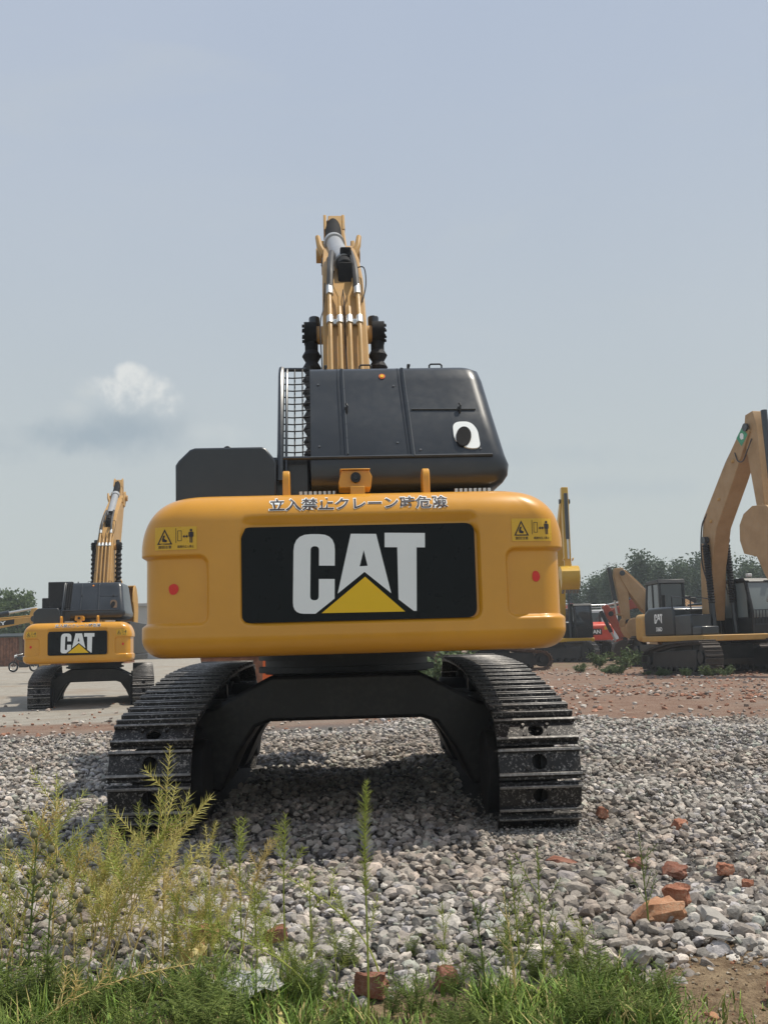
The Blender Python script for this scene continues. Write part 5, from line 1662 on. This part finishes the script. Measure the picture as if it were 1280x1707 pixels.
def pod_weed(h, seed, lean=0.1, branches=7, pod=0.035, dens=1.0, podmat='dry', stemmat='dry', arch=0.0, az=None, low=0.28):
    """tall weed: wiry stem, rising side branches, each set with thin upright seed pods"""
    r = random.Random(seed)
    a0 = r.uniform(0, 2 * PI) if az is None else az
    ld_ = Vector((math.cos(a0), math.sin(a0), 0))
    st = MB(); pd = MB()

    def stem_pt(t): return Vector((0, 0, h * t * (1 - arch * t * 0.45))) + ld_ * (lean * h * t * t + arch * h * t ** 1.7) + Vector((math.sin(t * 5 + seed) * 0.012 * h, math.cos(t * 4 + seed) * 0.012 * h, 0)) * t
    st.tube([stem_pt(t) for t in np.linspace(0, 1, 12)], [0.0042 * (1 - 0.75 * t) + 0.0006 for t in np.linspace(0, 1, 12)], 5)

    def pods(f, n, L, spread):
        for i in range(n):
            t = (i + r.random() * .7) / n
            p = f(t); q = f(min(1.0, t + 0.03)) if t < 0.97 else f(1.0) + (f(1.0) - f(0.97))
            ax = (q - p).normalized() if (q - p).length > 1e-6 else Vector((0, 0, 1))
            a = i * 2.4 + r.uniform(-.4, .4)
            u = ax.orthogonal().normalized(); v = ax.cross(u)
            side = u * math.cos(a) + v * math.sin(a)
            d = ax * r.uniform(0.75, 1.1) + side * spread * r.uniform(.7, 1.25)
            k = 1.0 if t < 0.8 else 1.0 - 0.55 * (t - .8) / .2
            needle(pd, p, d, L * k * r.uniform(.7, 1.15), 0.0021)
    pods(lambda t: stem_pt(0.54 + 0.46 * t), int(64 * dens * h / 0.7), pod, 1.15)
    for i in range(branches):
        f = low + (0.82 - low) * (i + r.random() * .8) / max(1, branches)
        base = stem_pt(f); a = i * 2.4 + r.uniform(-.5, .5)
        L = h * r.uniform(0.22, 0.40) * (1.15 - 0.6 * f)
        out = Vector((math.cos(a), math.sin(a), 0)) * r.uniform(.5, .95) + Vector((0, 0, 1)) * r.uniform(.55, 1.0) + ld_ * lean
        out.normalize()

        def bp(t, base=base, out=out, L=L): return base + out * L * t + Vector((0, 0, 0.16 * L * t * t))
        st.tube([bp(t) for t in np.linspace(0, 1, 5)], [0.0022, 0.0019, 0.0016, 0.0012, 0.0007], 4)
        pods(lambda t, bp=bp: bp(0.3 + 0.7 * t), int(44 * dens * L / 0.25), pod * .95, 1.15)
    root = empty('seed_weed')
    st.build('stem', MT[stemmat], root, smooth=60); pd.build('seed_pods', MT[podmat], root, smooth=0)
    return root


def place(o, x, y, rz, s=1.0, name='seed_weed'):
    o.name = name; o.location = (x, y, float(ground_z(x, y)) - 0.03); o.rotation_euler = (0, 0, RAD(rz)); o.scale = (s, s, s)
    return o


solo = [
    (pod_weed(0.88, 1, 0.03, 0, 0.046, 1.9, 'lime', 'lime', low=0.62), -0.105, 4.02, 0, 'tallest green weed with one plume of pods rising in the centre foreground'),
    (pod_weed(0.92, 2, 0.05, 5, 0.060, 0.9, 'dry', 'straw', low=0.35), -0.98, 4.72, 60, 'tall branching yellowish weed in front of the big left track'),
    (pod_weed(0.60, 3, 0.02, 3, 0.050, 1.0, 'lime', 'lime', low=0.5), -0.475, 4.82, 0, 'slim green weed plume standing in the shadow left of the centre weed'),
    (pod_weed(0.58, 4, 0.05, 4, 0.055, 1.0, 'lime', 'lime', low=0.4), -0.665, 4.85, 40, 'green weed with spreading pods at the inner foot of the left track'),
    (pod_weed(0.50, 5, 0.45, 6, 0.055, 1.0, 'lime', 'lime', arch=0.8, az=PI * 0.93), -0.30, 4.25, 0, 'long green weed stem arching over to the left across the gravel'),
    (pod_weed(0.55, 6, 0.40, 5, 0.050, 0.9, 'lime', 'lime', arch=0.6, az=PI * 0.8), -0.06, 4.45, 0, 'short green weed bending left beside the centre weed'),
    (pod_weed(0.48, 7, 0.06, 7, 0.040, 0.8, 'leafgreen', 'lime', low=0.2), 0.48, 4.42, 0, 'thin leafy green weed right of centre against the gravel'),
    (pod_weed(0.42, 8, 0.10, 6, 0.035, 0.8, 'leafgreen', 'leafgreen', low=0.15), 0.33, 4.25, 70, 'small dark green weed near the bottom right of centre'),
    (pod_weed(0.45, 9, 0.06, 6, 0.030, 0.6, 'leafgreen', 'leafgreen', low=0.2), 1.13, 5.02, 10, 'sparse green sprig growing in front of the two bricks'),
    (pod_weed(0.56, 21, 0.10, 8, 0.040, 0.7, 'leafgreen', 'lime', low=0.2), 0.56, 4.30, 30, 'taller thin green weed with open branches over the right grass patch'),
    (pod_weed(0.46, 22, 0.16, 7, 0.036, 0.7, 'leafgreen', 'straw', low=0.2), 0.43, 4.12, 120, 'brown stemmed green weed rising from the grass just right of centre'),
    (pod_weed(0.42, 19, 0.5, 6, 0.05, 0.9, 'straw', 'straw', arch=0.9, az=0.2), -1.30, 3.95, 0, 'straw coloured weed bowed low over the bottom left grass'),
    (pod_weed(0.40, 20, 0.03, 3, 0.045, 0.9, 'lime', 'lime', low=0.5), -0.36, 4.75, 0, 'short pale green sprig right of the slim weed plume'),
]
for o, x, y, rz, lab in solo: tag(place(o, x, y, rz), lab, 'weed')

protos = [pod_weed(0.62 + 0.09 * (i % 3), 30 + i, 0.12 + 0.05 * i, 8 + i % 3, 0.058, 0.85, ('dry', 'straw', 'lime', 'dry', 'lime', 'dry')[i], 'straw', arch=0.14 * (i % 4), low=0.22) for i in range(6)]
spots = []
for i in range(38):
    x = -1.78 + 1.12 * rng.uniform(0, 1) ** 0.95; y = 4.35 + 0.75 * rng.uniform(0, 1)
    spots.append((x, y, rng.uniform(0, 360), rng.uniform(0.60, 1.10) * (1.0 if x < -1.05 else 0.74)))
for i, (x, y, rz, s) in enumerate(spots):
    o = protos[i] if i < 6 else copy_tree(protos[i % 6])
    tag(place(o, x, y, rz, s, 'dry_weed'), 'dry yellow weed in the tangled clump at the lower left', 'weed', 'dry weeds of the lower left clump')
gp = [pod_weed(0.42, 60 + i, 0.1, 7, 0.055, 0.95, 'lime', 'lime', low=0.15) for i in range(3)]
for i, (x, y, rz, s) in enumerate([(-0.80, 4.75, 0, .9), (-0.58, 4.7, 80, .85), (-0.72, 4.5, 200, .8), (-0.50, 4.55, 20, .75), (-0.90, 4.55, 150, .9), (-0.62, 4.95, 60, .7), (-0.24, 4.5, 30, .6), (-0.42, 4.35, 99, .6)]):
    o = gp[i] if i < 3 else copy_tree(gp[i % 3])
    tag(place(o, x, y, rz, s, 'green_weed'), 'low yellowish green weed beside the dry clump', 'weed', 'green weeds beside the dry clump')


def thistle(h, seed):
    r = random.Random(seed)
    root = empty('thistle'); st = MB(); hd_ = MB(); lf_ = MB()
    top = Vector((0.05 * h, 0, h * 0.9))
    st.tube([(0, 0, 0), (0.01, 0.01, h * .4), tuple(top)], [0.005, 0.004, 0.0025], 6)
    for i in range(15):
        f = r.uniform(0.45, 1.0); p = Vector((0.05 * h * f, 0, h * 0.9 * f)); a = r.uniform(0, 2 * PI)
        e = p + Vector((math.cos(a) * r.uniform(.03, .14), math.sin(a) * r.uniform(.03, .14), r.uniform(.04, .12)))
        st.tube([p, e], [0.002, 0.0015], 4)
        R_ = r.uniform(.010, .014)
        hd_.tube([e - Vector((0, 0, R_)), e - Vector((0, 0, R_ * .6)), e, e + Vector((0, 0, R_ * .9)), e + Vector((0, 0, R_ * 1.2))], [R_ * .3, R_ * .85, R_, R_ * .7, R_ * .3], 9)
        for k in range(9): needle(hd_, e + Vector((0, 0, R_)), Vector((r.uniform(-.6, .6), r.uniform(-.6, .6), 1)), R_ * 1.3, 0.0015)
    for i in range(30):
        f = r.uniform(0.05, .75); p = Vector((0.05 * h * f, 0, h * 0.9 * f)); a = r.uniform(0, 2 * PI)
        needle(lf_, p, Vector((math.cos(a), math.sin(a), r.uniform(.1, .8))), r.uniform(.04, .09), 0.004)
    st.build('stem', MT['leafgreen'], root); hd_.build('seed_heads', MT['thistle'], root, smooth=50); lf_.build('leaves', MT['leafgreen'], root, smooth=0)
    return root


tag(place(thistle(0.74, 3), -1.42, 4.32, 0, 1, 'thistle'), 'dark thistle with round brown seed heads at the left edge', 'thistle')
tag(place(thistle(0.52, 5), -1.30, 4.22, 100, 1, 'thistle'), 'shorter thistle with a few seed heads right of the taller one', 'thistle')


def fern_weed(h, seed, mat='leafgreen'):
    """feathery green plant: several stems with rows of fine leaflets"""
    r = random.Random(seed); st = MB(); lf_ = MB()
    for s_ in range(7):
        a = s_ * 0.9 + r.uniform(-.3, .3)
        e = Vector((math.cos(a) * h * r.uniform(.2, .65), math.sin(a) * h * r.uniform(.2, .65), h * r.uniform(.6, 1.0)))
        f = lambda t, e=e: Vector((e.x * t * t, e.y * t * t, e.z * t))
        st.tube([f(t) for t in np.linspace(0, 1, 6)], [0.0022 * (1 - .6 * t) for t in np.linspace(0, 1, 6)], 4)
        for i in range(12):
            t = 0.2 + 0.8 * i / 12; p = f(t)
            for sg in (-1, 1):
                b_ = a + sg * r.uniform(1.0, 1.7)
                d = Vector((math.cos(b_), math.sin(b_), r.uniform(.1, .6))); L = h * 0.26 * (1.1 - .7 * t) * r.uniform(.7, 1.2)
                needle(lf_, p, d, L, 0.0016)
                for k in range(4):
                    q = p + d.normalized() * L * (.25 + .2 * k)
                    for s2 in (-1, 1): needle(lf_, q, d.normalized() + d.normalized().cross(Vector((0, 0, 1))) * s2 * .9, L * .34, 0.0018)
    root = empty('feathery_weed'); st.build('stem', MT[mat], root); lf_.build('leaves', MT[mat], root, smooth=0)
    return root


fw = [fern_weed(0.30, 80 + i) for i in range(4)]
sp = []
for i in range(17): sp.append((-1.6 + 1.35 * rng.uniform(0, 1), 3.72 + 0.62 * rng.uniform(0, 1) ** 1.3, rng.uniform(.6, 1.25)))
for i in range(9): sp.append((-0.35 + 0.9 * rng.uniform(0, 1), 3.75 + 0.42 * rng.uniform(0, 1), rng.uniform(.4, .7)))
for i in range(9): sp.append((0.42 + 0.6 * rng.uniform(0, 1), 3.8 + 0.5 * rng.uniform(0, 1), rng.uniform(.5, .95)))
for i, (x, y, s) in enumerate(sp):
    o = fw[i] if i < 4 else copy_tree(fw[i % 4])
    tag(place(o, x, y, i * 77, s, 'feathery_weed'), 'feathery green weed in the grass along the bottom edge', 'weed', 'feathery weeds along the bottom edge')

for i in range(26):
    x = -0.95 + 1.75 * rng.uniform(0, 1); y = 4.3 + 0.55 * rng.uniform(0, 1) ** 1.4
    o = copy_tree(gp[i % 3]) if i % 3 else copy_tree(fw[i % 4])
    tag(place(o, x, y, i * 61, rng.uniform(0.35, 0.75), 'green_weed'), 'small green weed sprouting along the edge of the gravel', 'weed', 'small weeds along the gravel edge')

# grass along the bottom: one mass of blades
GP = []
for (x0, x1, y0, y1, n, l0, l1, wd) in [(-1.9, -0.3, 3.2, 4.45, 12500, 0.06, 0.25, .0028), (-0.5, 0.5, 3.2, 4.45, 9000, 0.04, 0.15, .0026), (0.28, 1.02, 3.2, 4.42, 7600, 0.07, 0.21, .0034), (0.95, 1.8, 3.2, 4.3, 1100, 0.03, 0.10, .0024), (-1.9, -0.6, 4.4, 5.1, 1500, 0.05, 0.16, .002), (-0.3, 1.0, 4.3, 4.9, 500, 0.04, 0.12, .002)]:
    x = rng.uniform(x0, x1, n); y = y0 + (y1 - y0) * rng.uniform(0, 1, n) ** 1.15
    cl = np.array([mnoise.noise((a * 5, c_ * 5, 1.7)) for a, c_ in zip(x, y)])
    k = rng.uniform(-0.38, 0.5, n) < cl + np.where(y < 3.8, 0.15, 0.0)
    x, y = x[k], y[k]
    GP.append(np.column_stack([x, y, rng.uniform(l0, l1, len(x)) * (0.8 + 0.5 * cl[k]), np.full(len(x), wd)]))
GP = np.concatenate(GP); n = len(GP)
base = np.column_stack([GP[:, 0], GP[:, 1], ground_z(GP[:, 0], GP[:, 1]) - 0.035])
L = GP[:, 2]; wd = GP[:, 3] * rng.uniform(.6, 1.5, n)
wide = rng.uniform(0, 1, n) < 0.09
wd[wide] *= 3.0; L[wide] *= 0.7
a = rng.uniform(0, 2 * PI, n); bend = rng.uniform(.15, .9, n)
dirx = np.column_stack([np.cos(a), np.sin(a), np.zeros(n)]); side = np.column_stack([-np.sin(a), np.cos(a), np.zeros(n)])
V = np.zeros((n, 7, 3))
for i, (t, ww) in enumerate(((0, .7), (.35, 1.0), (.7, .75))):
    c_ = base + dirx * (bend * L * t ** 2)[:, None] + np.array([0, 0, 1]) * (L * t * (1 - .35 * bend * t))[:, None]
    V[:, 2 * i] = c_ - side * (wd * ww)[:, None]; V[:, 2 * i + 1] = c_ + side * (wd * ww)[:, None]
V[:, 6] = base + dirx * (bend * L)[:, None] + np.array([0, 0, 1]) * (L * (1 - .35 * bend))[:, None]
F = np.array([[0, 1, 3], [0, 3, 2], [2, 3, 5], [2, 5, 4], [4, 5, 6]])
FF = (F[None] + (np.arange(n) * 7)[:, None, None]).reshape(-1, 3)
t = rng.uniform(0, 1, n)
gc = np.where(t[:, None] < .62, [0.155, 0.245, 0.045], np.where(t[:, None] < .86, [0.26, 0.33, 0.07], [0.44, 0.36, 0.15])) * rng.uniform(.6, 1.3, (n, 1))
gr = np_mesh('grass', V.reshape(-1, 3), FF, MT['grass'], np.repeat(gc, 7, axis=0))
tag(gr, 'short green grass along the bottom of the picture', 'grass', kind='stuff')

k = 0
for i in range(14):
    y = 36 + 9 * rng.uniform(0, 1); x = y * rng.uniform(0.20, 0.29)
    sc_ = rng.uniform(.10, .24)
    o = copy_tree(bs[i % 3]); o.location = (x, y, float(ground_z(x, y)) - 0.03); o.rotation_euler = (0, 0, i * 2.3); o.scale = (sc_ * 2.0, sc_ * 2.0, sc_)
    tag(o, 'small flat weed tuft on the reddish dirt at the right', 'weed', 'weed tufts on the reddish dirt'); o.name = 'weed_tuft'

# ------------------------------------------------------------------ summer haze over the whole yard
b = MB(); b.box(-1700, 1700, -60, 1700, -2.0, 14.0)
hm = bpy.data.materials.new('haze'); hm.use_nodes = True
HN = Nodes(hm.node_tree); HN.n.clear()
ho = HN.add('ShaderNodeOutputMaterial'); hv = HN.add('ShaderNodeVolumePrincipled')
hv.inputs['Color'].default_value = (0.86, 0.92, 0.97, 1); hv.inputs['Density'].default_value = 0.0010; hv.inputs['Anisotropy'].default_value = 0.2
HN.l.new(hv.outputs[0], ho.inputs['Volume'])
hz = b.build('haze', hm, None, smooth=0); tag(hz, kind='stuff')

# crumbs of earth and small stones on the bare soil at the lower right
P = np.column_stack([rng.uniform(0.85, 1.9, 1500), rng.uniform(3.6, 5.0, 1500)])
P = P[P[:, 1] < near_edge(P[:, 0]) + 0.08]; n = len(P)
S = 0.003 + 0.011 * rng.uniform(0, 1, n) ** 3
t = rng.uniform(0, 1, n)
cc = np.where(t[:, None] < 0.6, [0.26, 0.19, 0.12], np.where(t[:, None] < 0.85, [0.36, 0.31, 0.24], [0.36, 0.18, 0.11])) * rng.uniform(0.7, 1.2, (n, 1))
V, F, C = scatter_rocks(np.column_stack([P, ground_z(P[:, 0], P[:, 1]) - 0.027]), S, cc, 1, 0.7)
tag(np_mesh('soil_crumbs', V, F, MT['chip'], C), 'crumbs of earth and tiny stones on the bare soil', 'soil crumbs', kind='stuff')
